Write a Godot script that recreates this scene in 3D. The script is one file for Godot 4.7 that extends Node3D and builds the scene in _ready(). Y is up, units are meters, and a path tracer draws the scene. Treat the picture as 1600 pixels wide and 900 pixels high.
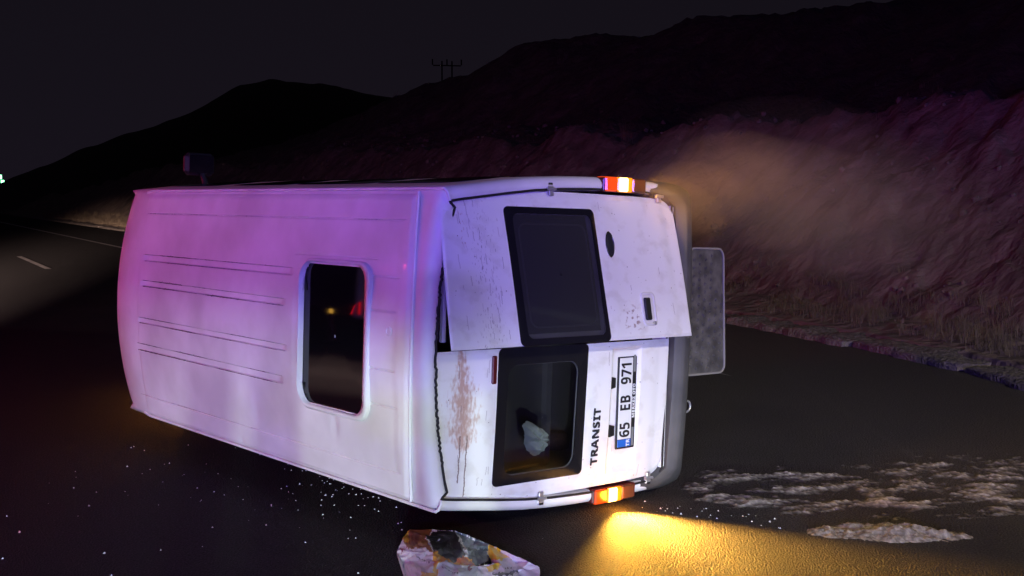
extends Node3D
# Night road: a white minibus lies on its side, seen obliquely from behind and above its roof.

var M := {}
var taken := {}

# ------------------------------------------------------------------ mesh helper
class Geo:
	var v := PackedVector3Array()
	var uv := PackedVector2Array()
	var col := PackedColorArray()
	var idx := PackedInt32Array()
	var tint := Color(1, 1, 1)

	func vert(p: Vector3, t := Vector2.ZERO) -> int:
		v.append(p)
		uv.append(t)
		col.append(tint)
		return v.size() - 1

	func tri(a: Vector3, b: Vector3, c: Vector3) -> void:
		for p in [a, b, c]:
			idx.append(vert(p))

	func quad(a: Vector3, b: Vector3, c: Vector3, d: Vector3) -> void:
		var i := vert(a)
		vert(b)
		vert(c)
		vert(d)
		idx.append_array([i, i + 1, i + 2, i, i + 2, i + 3])

	# rows of points, smooth; skip(r, c) leaves a cell out
	func grid(rows: Array, close := false, uvs: Array = [], skip: Variant = null, cols: Array = []) -> void:
		var base := v.size()
		var n: int = rows[0].size()
		for r in rows.size():
			var row: PackedVector3Array = rows[r]
			for c in n:
				v.append(row[c])
				uv.append(uvs[r][c] if uvs.size() else Vector2.ZERO)
				col.append(cols[r][c] if cols.size() else tint)
		var last := n if close else n - 1
		for r in rows.size() - 1:
			for c in last:
				if skip != null and skip.call(r, c):
					continue
				var c2 := (c + 1) % n
				var a := base + r * n + c
				var b := base + r * n + c2
				var d := base + (r + 1) * n + c
				var e := base + (r + 1) * n + c2
				idx.append_array([a, b, e, a, e, d])

	func fan(loop: PackedVector3Array) -> void:
		var mid := Vector3.ZERO
		for p in loop:
			mid += p
		var m := vert(mid / loop.size())
		var s := v.size()
		for p in loop:
			vert(p)
		for i in loop.size():
			idx.append_array([m, s + i, s + (i + 1) % loop.size()])

	# box with chamfered edges
	func box(c: Vector3, size: Vector3, b := 0.004, turn := Basis()) -> void:
		var h := size / 2
		b = minf(b, minf(h.x, minf(h.y, h.z)) * 0.9)
		var k := func(s: Vector3, ax: int) -> Vector3:
			var p := Vector3(s.x * h.x, s.y * h.y, s.z * h.z)
			for i in 3:
				if i != ax:
					p[i] -= s[i] * b
			return c + turn * p
		for ax in 3:
			var u := (ax + 1) % 3
			var w := (ax + 2) % 3
			for sg in [-1.0, 1.0]:
				var q := []
				for o in [[-1, -1], [1, -1], [1, 1], [-1, 1]]:
					var s := Vector3.ZERO
					s[ax] = sg
					s[u] = o[0]
					s[w] = o[1]
					q.append(k.call(s, ax))
				quad(q[0], q[1], q[2], q[3])
			for su in [-1.0, 1.0]:
				for sw in [-1.0, 1.0]:
					var s1 := Vector3.ZERO
					s1[ax] = -1
					s1[u] = su
					s1[w] = sw
					var s2 := s1
					s2[ax] = 1
					quad(k.call(s1, u), k.call(s2, u), k.call(s2, w), k.call(s1, w))
		for x in [-1.0, 1.0]:
			for y in [-1.0, 1.0]:
				for z in [-1.0, 1.0]:
					var s := Vector3(x, y, z)
					tri(k.call(s, 0), k.call(s, 1), k.call(s, 2))

	func tube(path: Array, r: float, n := 8, close := false, r_end := -1.0) -> void:
		var rows := []
		var m := path.size()
		var prev := Vector3.ZERO
		for i in m:
			var a: Vector3 = path[(i - 1 + m) % m] if close or i > 0 else path[0]
			var b: Vector3 = path[(i + 1) % m] if close or i < m - 1 else path[m - 1]
			var t := (b - a).normalized()
			var side := prev
			if prev == Vector3.ZERO:
				side = t.cross(Vector3.UP if absf(t.y) < 0.9 else Vector3.RIGHT)
			side = (side - t * side.dot(t)).normalized()
			prev = side
			var up := t.cross(side)
			var rr := r if r_end < 0.0 else lerpf(r, r_end, float(i) / (m - 1))
			var ring := PackedVector3Array()
			for j in n:
				var an := TAU * j / n
				ring.append(path[i] + (side * cos(an) + up * sin(an)) * rr)
			rows.append(ring)
		if close:
			rows.append(rows[0])
		grid(rows, true)
		if not close:
			fan(rows[0])
			fan(rows[m - 1])

	# profile of (radius, along) turned about an axis
	func lathe(profile: Array, n: int, xf: Transform3D) -> void:
		var rows := []
		for p in profile:
			var ring := PackedVector3Array()
			for j in n:
				var an := TAU * j / n
				ring.append(xf * Vector3(p.x * cos(an), p.y, p.x * sin(an)))
			rows.append(ring)
		for r in rows.size() - 1:
			grid([rows[r], rows[r + 1]], true)

	# closed 2D outline given a depth, laid by xf (x, y in plane, z along depth)
	func prism(poly: PackedVector2Array, depth: float, xf: Transform3D) -> void:
		var f := Geometry2D.triangulate_polygon(poly)
		for z in [0.0, depth]:
			for k in range(0, f.size(), 3):
				tri(xf * Vector3(poly[f[k]].x, poly[f[k]].y, z), xf * Vector3(poly[f[k + 1]].x, poly[f[k + 1]].y, z), xf * Vector3(poly[f[k + 2]].x, poly[f[k + 2]].y, z))
		for i in poly.size():
			var a := poly[i]
			var b := poly[(i + 1) % poly.size()]
			quad(xf * Vector3(a.x, a.y, 0), xf * Vector3(b.x, b.y, 0), xf * Vector3(b.x, b.y, depth), xf * Vector3(a.x, a.y, depth))

	func add_mesh(m: Mesh, xf: Transform3D) -> void:
		for s in m.get_surface_count():
			var a := m.surface_get_arrays(s)
			var pv: PackedVector3Array = a[Mesh.ARRAY_VERTEX]
			var base := v.size()
			for p in pv:
				vert(xf * p)
			if a[Mesh.ARRAY_INDEX] != null:
				for i in a[Mesh.ARRAY_INDEX]:
					idx.append(base + i)
			else:
				for i in pv.size():
					idx.append(base + i)

	func mesh() -> ArrayMesh:
		var n := PackedVector3Array()
		n.resize(v.size())
		for k in range(0, idx.size(), 3):
			var a := v[idx[k]]
			var c := (v[idx[k + 2]] - a).cross(v[idx[k + 1]] - a)
			n[idx[k]] += c
			n[idx[k + 1]] += c
			n[idx[k + 2]] += c
		for i in n.size():
			n[i] = n[i].normalized() if n[i].length_squared() > 0.0 else Vector3.UP
		var arr := []
		arr.resize(Mesh.ARRAY_MAX)
		arr[Mesh.ARRAY_VERTEX] = v
		arr[Mesh.ARRAY_NORMAL] = n
		arr[Mesh.ARRAY_TEX_UV] = uv
		arr[Mesh.ARRAY_COLOR] = col
		arr[Mesh.ARRAY_INDEX] = idx
		var out := ArrayMesh.new()
		out.add_surface_from_arrays(Mesh.PRIMITIVE_TRIANGLES, arr)
		return out


# ------------------------------------------------------------------ node helpers
func numbered(called: String) -> String:
	var n: int = taken.get(called, 0)
	taken[called] = n + 1
	return called if n == 0 else "%s_%03d" % [called, n]

func tag(o: Node, label: String, category: String, group := "") -> Node:
	o.set_meta("label", label)
	o.set_meta("category", category)
	if group:
		o.set_meta("group", group)
	return o

func part(called: String, g, m: Material, parent: Node, at := Vector3.ZERO) -> MeshInstance3D:
	var o := MeshInstance3D.new()
	o.mesh = g.mesh() if g is Geo else g
	o.material_override = m
	o.position = at
	if parent == self:
		o.name = numbered(called)
	else:
		var k := 0
		for c in parent.get_children():
			if c.has_meta("base_name") and c.get_meta("base_name") == called:
				k += 1
		o.name = called if k == 0 else "%s_%03d" % [called, k]
		o.set_meta("base_name", called)
	parent.add_child(o, true)
	return o

func base(called: String, xf := Transform3D()) -> Node3D:
	var o := Node3D.new()
	o.name = numbered(called)
	add_child(o, true)
	o.transform = xf
	return o

func structure(o: Node) -> Node:
	o.set_meta("kind", "structure")
	return o

func lin(r: float, g: float, b: float) -> Color:
	return Color(r, g, b).linear_to_srgb()

func mat(called: String, c: Color, rough := 0.6, metal := 0.0) -> StandardMaterial3D:
	var m := StandardMaterial3D.new()
	m.resource_name = called
	m.albedo_color = c
	m.roughness = rough
	m.metallic = metal
	M[called] = m
	return m

func glow(called: String, c: Color, energy: float) -> StandardMaterial3D:
	var m := mat(called, Color(c.r * 0.5, c.g * 0.5, c.b * 0.5), 0.2)
	m.emission_enabled = true
	m.emission = c
	m.emission_energy_multiplier = energy
	return m

func noise_tex(seed_: int, freq: float, lo: Color, hi: Color, size := 512, oct := 4, kind := FastNoiseLite.TYPE_SIMPLEX_SMOOTH, bias := 0.5) -> NoiseTexture2D:
	var n := FastNoiseLite.new()
	n.seed = seed_
	n.noise_type = kind
	n.frequency = freq
	n.fractal_octaves = oct
	var t := NoiseTexture2D.new()
	t.noise = n
	t.width = size
	t.height = size
	t.seamless = true
	var g := Gradient.new()
	g.set_color(0, lo)
	g.set_color(1, hi)
	g.set_offset(0, maxf(0.0, bias - 0.35))
	g.set_offset(1, minf(1.0, bias + 0.35))
	t.color_ramp = g
	return t

func triplanar(m: StandardMaterial3D, scale: float, world := true) -> void:
	m.uv1_triplanar = true
	m.uv1_world_triplanar = world
	m.uv1_scale = Vector3.ONE * scale

func relief(m: StandardMaterial3D, t: Texture2D, cm: float) -> void:
	m.heightmap_enabled = true
	m.heightmap_texture = t
	m.heightmap_scale = cm

func font() -> SystemFont:
	var f := SystemFont.new()
	f.font_names = PackedStringArray(["Droid Sans"])
	f.font_weight = 700
	return f

func words(text: String, height: float, depth := 0.003) -> TextMesh:
	var t := TextMesh.new()
	t.text = text
	t.font = font()
	t.font_size = 64
	t.pixel_size = height / 46.0
	t.depth = depth
	t.curve_step = 2.0
	return t

func smooth(a: float, b: float, x: float) -> float:
	return smoothstep(a, b, x)

func lookup(table: Array, y: float) -> float:
	if y <= table[0].x:
		return table[0].y
	for i in range(1, table.size()):
		if y <= table[i].x:
			var t: float = (y - table[i - 1].x) / (table[i].x - table[i - 1].x)
			return lerpf(table[i - 1].y, table[i].y, t)
	return table[-1].y

# a rounded rectangle outline, n points a corner
func rounded(x0: float, x1: float, y0: float, y1: float, r: float, n := 6) -> PackedVector2Array:
	var out := PackedVector2Array()
	for q in [[x1 - r, y1 - r, 0.0], [x0 + r, y1 - r, 0.25], [x0 + r, y0 + r, 0.5], [x1 - r, y0 + r, 0.75]]:
		for i in n + 1:
			var a: float = TAU * (q[2] + 0.25 * i / n)
			out.append(Vector2(q[0] + r * cos(a), q[1] + r * sin(a)))
	return out

func laid(poly: PackedVector2Array, f: Callable) -> PackedVector3Array:
	var out := PackedVector3Array()
	for p in poly:
		out.append(f.call(p))
	return out

func shrunk(poly: PackedVector2Array, k: float) -> PackedVector2Array:
	var mid := Vector2.ZERO
	for p in poly:
		mid += p / poly.size()
	var out := PackedVector2Array()
	for p in poly:
		out.append(mid + (p - mid) * k)
	return out

# pane that follows a surface: rings from the outline to its middle
func pane(g: Geo, poly: PackedVector2Array, f: Callable) -> void:
	var rows := []
	for k in [1.0, 0.75, 0.5, 0.25, 0.02]:
		rows.append(laid(shrunk(poly, k), f))
	g.grid(rows, true)

# ------------------------------------------------------------------ the minibus shell
var SIDE := [Vector2(.40, .86), Vector2(.45, .905), Vector2(.58, .935), Vector2(.85, .945), Vector2(1.15, .942), Vector2(1.4, .932), Vector2(1.6, .917), Vector2(1.8, .893), Vector2(2.0, .865), Vector2(2.15, .845), Vector2(2.22, .832)]

func roof_y(x: float) -> float:
	return 2.33 - 0.1 * pow(x / 0.83, 2)

# closed outline of the body at one station; top < 2.33 lowers the roof (bonnet)
func section(z: float, inset: float, top: float, wide: float, bulge := 0.0, sunk := 0.0) -> PackedVector3Array:
	var half := []
	var yr: float = minf(2.2, top - 0.07)
	for i in 5:
		half.append(Vector2(0.2 * i, 0.42 + inset))
	for i in 18:
		var y := lerpf(0.47 + inset, yr, i / 17.0)
		half.append(Vector2((lookup(SIDE, y) - inset) * wide, y))
	var xr: float = half[-1].x
	for i in 14:
		var x := xr * (1.0 - (i + 0.6) / 14.6)
		var drop := 0.05 * pow(clampf((x - (xr - 0.05)) / 0.05, 0, 1), 2)
		half.append(Vector2(x, top - inset - sunk * (1.0 - smooth(xr - .08, xr - .04, x)) - 0.1 * pow(x / maxf(xr, 0.1), 2) - drop * 0.6))
	var out := PackedVector3Array()
	for p in half:
		out.append(Vector3(p.x, p.y, z + bulge * (1.0 - pow(p.x / 0.95, 2))))
	for i in range(half.size() - 1, 0, -1):
		var p: Vector2 = half[i]
		out.append(Vector3(-p.x, p.y, z + bulge * (1.0 - pow(p.x / 0.95, 2))))
	return out

func shell(g: Geo, rear_open: bool) -> void:
	var rows := []
	if rear_open:
		rows.append(section(-0.10, 0.085, 2.33, 1))
		rows.append(section(-0.02, 0.08, 2.33, 1))
		rows.append(section(-0.004, 0.07, 2.33, 1))
	rows.append(section(0.0, 0.05, 2.33, 1))
	rows.append(section(-0.006, 0.03, 2.33, 1))
	rows.append(section(-0.022, 0.012, 2.33, 1))
	rows.append(section(-0.05, 0.003, 2.33, 1))
	rows.append(section(-0.09, 0.0, 2.33, 1))
	for z in [-.3, -.8, -1.3, -1.8, -2.3, -2.8, -3.2, -3.45]:
		rows.append(section(z, 0.0, 2.33, 1, 0.0, .025 if z > -3.4 else 0.0))
	# cab roof, windscreen, bonnet, nose
	for s in [[-3.6, 2.325, 1.0, -.03], [-3.75, 2.30, .998, -.08], [-3.87, 2.26, .995, -.13], [-3.95, 2.20, .99, -.16], [-4.15, 1.92, .985, -.19], [-4.4, 1.56, .98, -.22], [-4.6, 1.30, .975, -.25], [-4.68, 1.24, .97, -.26], [-4.9, 1.18, .95, -.27], [-5.05, 1.08, .93, -.27], [-5.12, .95, .90, -.27], [-5.16, .8, .86, -.27]]:
		rows.append(section(s[0], 0.0, s[1], s[2], s[3]))
	g.grid(rows, true)
	g.fan(rows[-1])
	if not rear_open:
		g.fan(rows[0])

# relief of the roof skin in metres: channels, panel seams, dents
var DENT: FastNoiseLite
func roof_relief(x: float, z: float) -> float:
	var h := 0.0015 * DENT.get_noise_2d(x * 60, z * 60)
	for ch in [[.342, .021, -3.37, -1.31], [.158, .019, -3.37, -1.375], [-.111, .0175, -3.42, -1.34], [-.307, .022, -3.46, -1.39]]:
		var across := absf(x - ch[0])
		if across < ch[1] + 0.012:
			var w: float = 1.0 - smooth(ch[1] - 0.003, ch[1] + 0.004, across)
			var along := smooth(ch[2] - 0.01, ch[2] + 0.01, z) * (1.0 - smooth(ch[3] - 0.07, ch[3] + 0.02, z))
			h -= 0.017 * w * along
	# wide fields between the seams lie a little lower
	if z > -3.45 and z < -0.2:
		h -= 0.005 * (1.0 - smooth(.655, .666, absf(x))) * smooth(-3.45, -3.43, z) * (1.0 - smooth(-.245, -.23, z + 0.06 * x * x))
	# seams
	var cuts := []
	for s in [[.66, -3.43, -.25], [-.666, -3.5, -.26]]:
		cuts.append([absf(x - s[0]), z > s[1] and z < s[2]])
	for s in [.36, .18, -.127, -.32]:
		cuts.append([absf(x - s), z > -.55 and z < -.245])
	cuts.append([absf(z + 1.24), absf(x) < .44])
	cuts.append([absf(x - .45), z > -1.3 and z < -.47])
	for c in cuts:
		if c[1] and c[0] < 0.008:
			h -= 0.007 * (1.0 - smooth(0.002, 0.0075, c[0]))
	# knocks from the road
	h -= 0.012 * exp(-(pow((x + .79) / .03, 2) + pow((z + 2.0) / .02, 2)))
	h -= 0.010 * exp(-(pow((x + .5) / .06, 2) + pow((z + .85) / .03, 2)))
	h -= 0.006 * exp(-(pow((x + .55) / .05, 2) + pow((z + 1.75) / .04, 2)))
	return h

func samples(a: float, b: float, step: float, fine: Array) -> Array:
	var out := []
	var n := int(ceil((b - a) / step))
	for i in n + 1:
		out.append(lerpf(a, b, float(i) / n))
	for f in fine:
		for d in [-.014, -.009, -.006, -.003, 0.0, .003, .006, .009, .014]:
			if f + d > a and f + d < b:
				out.append(f + d)
	out.sort()
	var last := [out[0]]
	for k in out:
		if k - last[-1] > 0.0015:
			last.append(k)
	return last

func build_roof(van: Node3D) -> void:
	var g := Geo.new()
	var xs := samples(-.80, .80, .02, [.363, .321, .177, .139, -.0935, -.1285, -.285, -.329, .66, -.666, .36, .18, -.127, -.32, .45, -.79])
	var zs := samples(-3.5, 0.0, .025, [3.5 - 3.37, 3.5 - 3.43, 3.5 - 1.24, 3.5 - 1.34, 3.5 - .55, 3.5 - .245])
	var rows := []
	for k in zs.size():
		var row := PackedVector3Array()
		for x in xs:
			var front: float = -3.46 - 0.02 * x
			var back: float = -.115 - .10 * pow(x / .83, 2)
			var zz: float = -3.5 + (zs[k] + 3.5)
			zz = lerpf(front, back, (zz + 3.5) / 3.5)
			var edge: float = minf(minf(zz - front, back - zz), .8 - absf(x))
			var roll := 0.012 * pow(1.0 - clampf(edge / 0.012, 0, 1), 2)
			row.append(Vector3(x, roof_y(x) + 0.014 - roll + roof_relief(x, zz), zz))
		rows.append(row)
	# the skin is cut out under the hatch window
	g.grid(rows, false, [], func(r: int, c: int) -> bool:
		var m: Vector3 = (rows[r][c] + rows[r + 1][c + 1]) / 2
		var dx := maxf(0.0, absf(m.x - .003) - .30)
		var dz := maxf(0.0, absf(m.z + .85) - .235)
		return Vector2(dx, dz).length() < .10)
	part("roof_skin", g, M.paint, van)
	# strips along the pressed edges: shade painted in, together with dirt and chipped paint
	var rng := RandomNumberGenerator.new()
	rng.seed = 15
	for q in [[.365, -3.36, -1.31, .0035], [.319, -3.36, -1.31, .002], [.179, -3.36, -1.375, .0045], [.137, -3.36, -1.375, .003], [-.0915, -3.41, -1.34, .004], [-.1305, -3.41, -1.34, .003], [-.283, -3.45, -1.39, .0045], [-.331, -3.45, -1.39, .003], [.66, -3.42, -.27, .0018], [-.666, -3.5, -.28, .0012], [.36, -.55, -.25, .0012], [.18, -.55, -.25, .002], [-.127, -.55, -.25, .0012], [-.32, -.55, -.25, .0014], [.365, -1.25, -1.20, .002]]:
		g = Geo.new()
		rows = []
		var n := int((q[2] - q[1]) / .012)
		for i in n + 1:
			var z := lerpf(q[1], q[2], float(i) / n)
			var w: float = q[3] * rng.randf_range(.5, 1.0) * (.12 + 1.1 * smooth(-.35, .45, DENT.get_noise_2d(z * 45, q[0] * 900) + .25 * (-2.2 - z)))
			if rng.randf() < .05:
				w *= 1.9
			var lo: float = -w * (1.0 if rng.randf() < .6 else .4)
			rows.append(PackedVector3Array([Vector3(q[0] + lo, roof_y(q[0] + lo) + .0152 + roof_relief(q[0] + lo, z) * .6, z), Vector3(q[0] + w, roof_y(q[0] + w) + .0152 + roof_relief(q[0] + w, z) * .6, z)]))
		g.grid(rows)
		part("seam_grit_shade", g, M.grit_shade, van)
	# the bead that trims the skin towards the rear cap, and drip rails along both edges
	g = Geo.new()
	var path := []
	for i in 41:
		var x := lerpf(-.81, .81, i / 40.0)
		path.append(Vector3(x, roof_y(x) + 0.004, -.108 - .10 * pow(x / .83, 2)))
	g.tube(path, 0.009, 8)
	part("roof_bead", g, M.paint, van)
	for s in [1.0, -1.0]:
		g = Geo.new()
		path = []
		path.append(Vector3(s * .795, 2.19, -3.62))
		path.append(Vector3(s * .818, 2.222, -3.55))
		for i in 30:
			path.append(Vector3(s * .826, 2.228, lerpf(-3.45, -.03, i / 29.0)))
		path.append(Vector3(s * .825, 2.226, -.005))
		path.append(Vector3(s * .812, 2.221, .010))
		path.append(Vector3(s * .790, 2.214, .016))
		path.append(Vector3(s * .766, 2.206, .014))
		g.tube(path, 0.009, 8)
		part("drip_rail", g, M.paint, van)
	# roof hatch window
	var f := func(p: Vector2) -> Vector3: return Vector3(p.x, roof_y(p.x) + 0.034, p.y)
	var low := func(p: Vector2) -> Vector3: return Vector3(p.x, roof_y(p.x) - 0.002, p.y)
	var o0 := rounded(-.435, .432, -1.205, -.475, .12)
	var o1 := rounded(-.425, .424, -1.195, -.487, .11)
	var o2 := rounded(-.405, .412, -1.185, -.515, .105)
	g = Geo.new()
	g.grid([laid(o0, low), laid(o0, func(p: Vector2) -> Vector3: return Vector3(p.x, roof_y(p.x) + 0.026, p.y)), laid(o1, f), laid(o2, f), laid(o2, low)], true)
	var fr := part("roof_window", g, M.paint, van)
	g = Geo.new()
	pane(g, rounded(-.407, .414, -1.187, -.513, .105), func(p: Vector2) -> Vector3: return Vector3(p.x, roof_y(p.x) * 0.1 + 2.33 * 0.9 - .016, p.y))
	part("pane", g, M.black_glass, fr)
	# round drain plug
	g = Geo.new()
	g.lathe([Vector2(.026, 0), Vector2(.026, .004), Vector2(.020, .006), Vector2(.018, .002), Vector2(0.001, .002)], 18, Transform3D(Basis(), Vector3(.08, roof_y(.08) + .008, -.30)))
	part("roof_plug", g, M.paint, van)

# ------------------------------------------------------------------ rear doors
func face_z(x: float, y: float) -> float:
	return 0.024 - .035 * pow(x / .85, 2) - .03 * smooth(1.2, 2.3, y)

func door_out(y: float) -> float:
	var t: float = lookup([Vector2(.4, .83), Vector2(.8, .845), Vector2(1.47, .847), Vector2(1.8, .83), Vector2(2.1, .795), Vector2(2.3, .765)], y)
	return t

func door_point(u: float, w: float) -> Vector2:
	# u 0 at the meeting edge .. 1 at the hinges, w 0 at the bottom .. 1 at the top
	var y0 := 0.482
	var y1 := 2.288
	var y := lerpf(y0, y1, w)
	var xo := door_out(y)
	var r := 0.11
	var d := minf(y - y0, y1 - y)
	if d < r:
		xo -= r - sqrt(maxf(0.0, r * r - (r - d) * (r - d)))
	var x := lerpf(0.006, xo, u)
	return Vector2(x, y - 0.05 * pow(x / .83, 2) * smooth(0.75, 1.0, w))

func build_door(parent: Node3D, s: float, m: Material, left: bool) -> Node3D:
	var door := Node3D.new()
	door.name = "rear_door" if left else "rear_door_001"
	parent.add_child(door, true)
	var us := samples(0, 1, .04, [.033, .865, .045, .94])
	var ws := samples(0, 1, .02, [])
	# finer where the outline rounds, and lines at the window hole
	for e in [.001, .003, .006, .010, .015, .022, .03, .04, .05]:
		ws.append(e)
		ws.append(1.0 - e)
	var hole_y0 := 1.215
	var hole_y1 := 1.815
	for y in [hole_y0, hole_y1, .73, .74, .75, .985, .975, .965]:
		ws.append((y - .482) / 1.806)
	ws.sort()
	var front := []
	var back := []
	var uvs := []
	for w in ws:
		var row := PackedVector3Array()
		var rb := PackedVector3Array()
		var uu := PackedVector2Array()
		for u in us:
			var p := door_point(u, w)
			var z := face_z(p.x, p.y)
			# soft rounding towards the outline
			var edge := minf(minf(u * .8, (1.0 - u) * .8), minf(w, 1.0 - w) * 1.8)
			z -= 0.008 * pow(1.0 - clampf(edge / 0.014, 0, 1), 2)
			if left:
				var ix := minf(p.x - .034, .788 - p.x)
				var iy := minf(p.y - .729, .992 - p.y)
				z -= 0.022 * smooth(0.0, 0.035, minf(ix, iy))
			# pressed lines low on the door
			z -= 0.006 * smooth(.60, .585, p.y)
			z += 0.004 * (1.0 - smooth(0.0, 0.05, absf(p.y - 1.13)))
			row.append(Vector3(s * p.x, p.y, z))
			var pb := door_point(lerpf(.05, .97, u), lerpf(.022, .978, w))
			rb.append(Vector3(s * pb.x, pb.y, z - 0.034))
			uu.append(Vector2(p.x / .9, 1.0 - p.y / 2.4))
		front.append(row)
		back.append(rb)
		uvs.append(uu)
	var hole := func(r: int, c: int) -> bool:
		var a := door_point((us[c] + us[c + 1]) / 2, (ws[r] + ws[r + 1]) / 2)
		return a.x > 0.028 and a.x < .735 and a.y > hole_y0 and a.y < hole_y1
	var g := Geo.new()
	g.grid(front, false, uvs, hole)
	part("door_skin", g, m, door)
	g = Geo.new()
	g.grid(back, false, uvs, hole)
	var n: int = us.size() - 1
	var k: int = ws.size() - 1
	g.grid([front[0], back[0]])
	g.grid([front[k], back[k]])
	for c in [0, n]:
		var ea := PackedVector3Array()
		var eb := PackedVector3Array()
		for r in k + 1:
			ea.append(front[r][c])
			eb.append(back[r][c])
		g.grid([ea, eb])
	part("door_lining", g, M.paint, door)
	# bonded window with a black border
	var zf := func(p: Vector2) -> Vector3: return Vector3(s * p.x, p.y, face_z(p.x, p.y) + .006)
	var zb := func(p: Vector2) -> Vector3: return Vector3(s * p.x, p.y, face_z(p.x, p.y) + .001)
	var outer := rounded(.004, .752, 1.19, 1.842, .03)
	var inner := rounded(.095, .70, 1.262, 1.775, .07) if left else rounded(.040, .715, 1.225, 1.79, .04)
	g = Geo.new()
	g.grid([laid(outer, zb), laid(outer, zf), laid(inner, zf)], true)
	var win := part("rear_window", g, M.ceramic, door)
	g = Geo.new()
	pane(g, inner, func(p: Vector2) -> Vector3: return zf.call(p) - Vector3(0, 0, .0015))
	part("pane", g, M.dark_glass if left else M.dust_sheen_glass, win)
	g = Geo.new()
	if not left:
		inner = rounded(.10, .66, 1.27, 1.75, .05)
	var rimpath := []
	for p in inner:
		rimpath.append(zf.call(p) - Vector3(0, 0, .012))
	g.tube(rimpath, .005, 6, true)
	part("window_seal", g, M.seal_grey, win)
	# hinges
	for y in [1.497, .62]:
		g = Geo.new()
		var at := Vector3(s * (door_out(y) + .008), y, face_z(.85, y) + .010)
		g.box(at + Vector3(s * .012, 0, 0), Vector3(.045, .050, .020), .005)
		g.box(at + Vector3(-s * .022, 0, .004), Vector3(.030, .034, .016), .004)
		g.tube([at + Vector3(0, -.032, .012), at + Vector3(0, .032, .012)], .009, 10)
		var hi := part("hinge", g, M.hinge, door)
		g = Geo.new()
		g.box(at + Vector3(s * .030, 0, .011), Vector3(.012, .030, .006), .002)
		part("hinge_plate", g, M.black, hi)
	return door

func build_left_details(door: Node3D) -> void:
	var zz := face_z(.37, .845) - .022
	# licence plate in its holder
	var g := Geo.new()
	g.box(Vector3(-.37, .838, zz + .008), Vector3(.545, .160, .012), .004)
	var plate := part("licence_plate", g, M.black, door)
	g = Geo.new()
	g.box(Vector3(-.345, .851, zz + .0145), Vector3(.480, .112, .004), .0015)
	part("plate_face", g, M.plate_white, plate)
	g = Geo.new()
	g.box(Vector3(-.609, .851, zz + .0145), Vector3(.044, .112, .004), .0015)
	part("country_band", g, M.plate_blue, plate)
	for t in [["65", -.530, .851, .084, M.black, .72], ["EB", -.372, .851, .084, M.black, .70], ["971", -.192, .851, .084, M.black, .72], ["TR", -.609, .822, .026, M.plate_white, 1.0], ["MERKEZ OTO", -.362, .779, .021, M.plate_white, 1.15]]:
		g = Geo.new()
		g.add_mesh(words(t[0], t[3]), Transform3D(Basis.from_scale(Vector3(t[5], 1, 1)), Vector3(t[1], t[2], zz + (.0175 if t[0] != "MERKEZ OTO" else .0155))))
		part("plate_characters", g, t[4], plate)
	for x in [[-.14, .1], [-.575, .11]]:
		g = Geo.new()
		g.box(Vector3(x[0], .779, zz + .0145), Vector3(x[1], .018, .002), .0005)
		part("plate_print", g, M.seal_grey, plate)
	# two lamps that light the plate
	for x in [-.245, -.527]:
		g = Geo.new()
		g.prism(PackedVector2Array([Vector2(-.036, .018), Vector2(.036, .018), Vector2(.028, -.018), Vector2(-.028, -.018)]), .014, Transform3D(Basis(), Vector3(x, .958, zz + .004)))
		part("plate_lamp", g, M.black, door)
	# raised letters of the model badge
	g = Geo.new()
	g.add_mesh(words("TRANSIT", .052, .006), Transform3D(Basis(Vector3.UP, -.056) * Basis.from_scale(Vector3(1.14, 1, 1)), Vector3(-.545, 1.098, face_z(.545, 1.1) + .0085)))
	part("lettering", g, M.badge_dark, door)
	# high marker lamp
	g = Geo.new()
	g.box(Vector3(-.115, 1.872, face_z(.115, 1.87) + .006), Vector3(.15, .034, .016), .006)
	part("marker_lamp", g, M.red_dark, door)

func build_right_details(door: Node3D) -> void:
	var g := Geo.new()
	var z := face_z(.55, 1.1)
	var xf := Transform3D(Basis.from_scale(Vector3(1.0, 1.0, 0.36)).rotated(Vector3.RIGHT, PI / 2), Vector3(.55, 1.10, z))
	xf.basis = Basis(Vector3(.075, 0, 0), Vector3(0, 0, 1), Vector3(0, .034, 0))
	g.lathe([Vector2(1.0, 0), Vector2(1.0, .008), Vector2(.93, .012), Vector2(.86, .009)], 32, xf)
	var badge := part("oval_badge", g, M.chrome, door)
	g = Geo.new()
	g.lathe([Vector2(.87, .005), Vector2(.86, .010), Vector2(.4, .0125), Vector2(.01, .013)], 32, xf)
	part("badge_face", g, M.badge_dark, badge)
	# handle: pressed surround, dark grip pocket, keyhole
	z = face_z(.17, .87)
	g = Geo.new()
	var f := func(h: float) -> Callable: return func(p: Vector2) -> Vector3: return Vector3(p.x, p.y, z + h)
	var o := rounded(.075, .275, .79, .905, .03)
	g.grid([laid(o, f.call(-.002)), laid(shrunk(o, .97), f.call(.007)), laid(shrunk(o, .86), f.call(.007)), laid(shrunk(o, .80), f.call(.001))], true)
	pane(g, shrunk(o, .80), f.call(.001))
	var hd := part("door_handle", g, M.paint, door)
	g = Geo.new()
	g.box(Vector3(.175, .862, z + .008), Vector3(.13, .050, .016), .006)
	part("grip", g, M.black, hd)
	g = Geo.new()
	g.lathe([Vector2(.012, 0), Vector2(.012, .012), Vector2(.009, .013), Vector2(.001, .013)], 14, Transform3D(Basis(Vector3.RIGHT, PI / 2), Vector3(.09, .815, z)))
	part("lock", g, M.hinge, hd)

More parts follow.
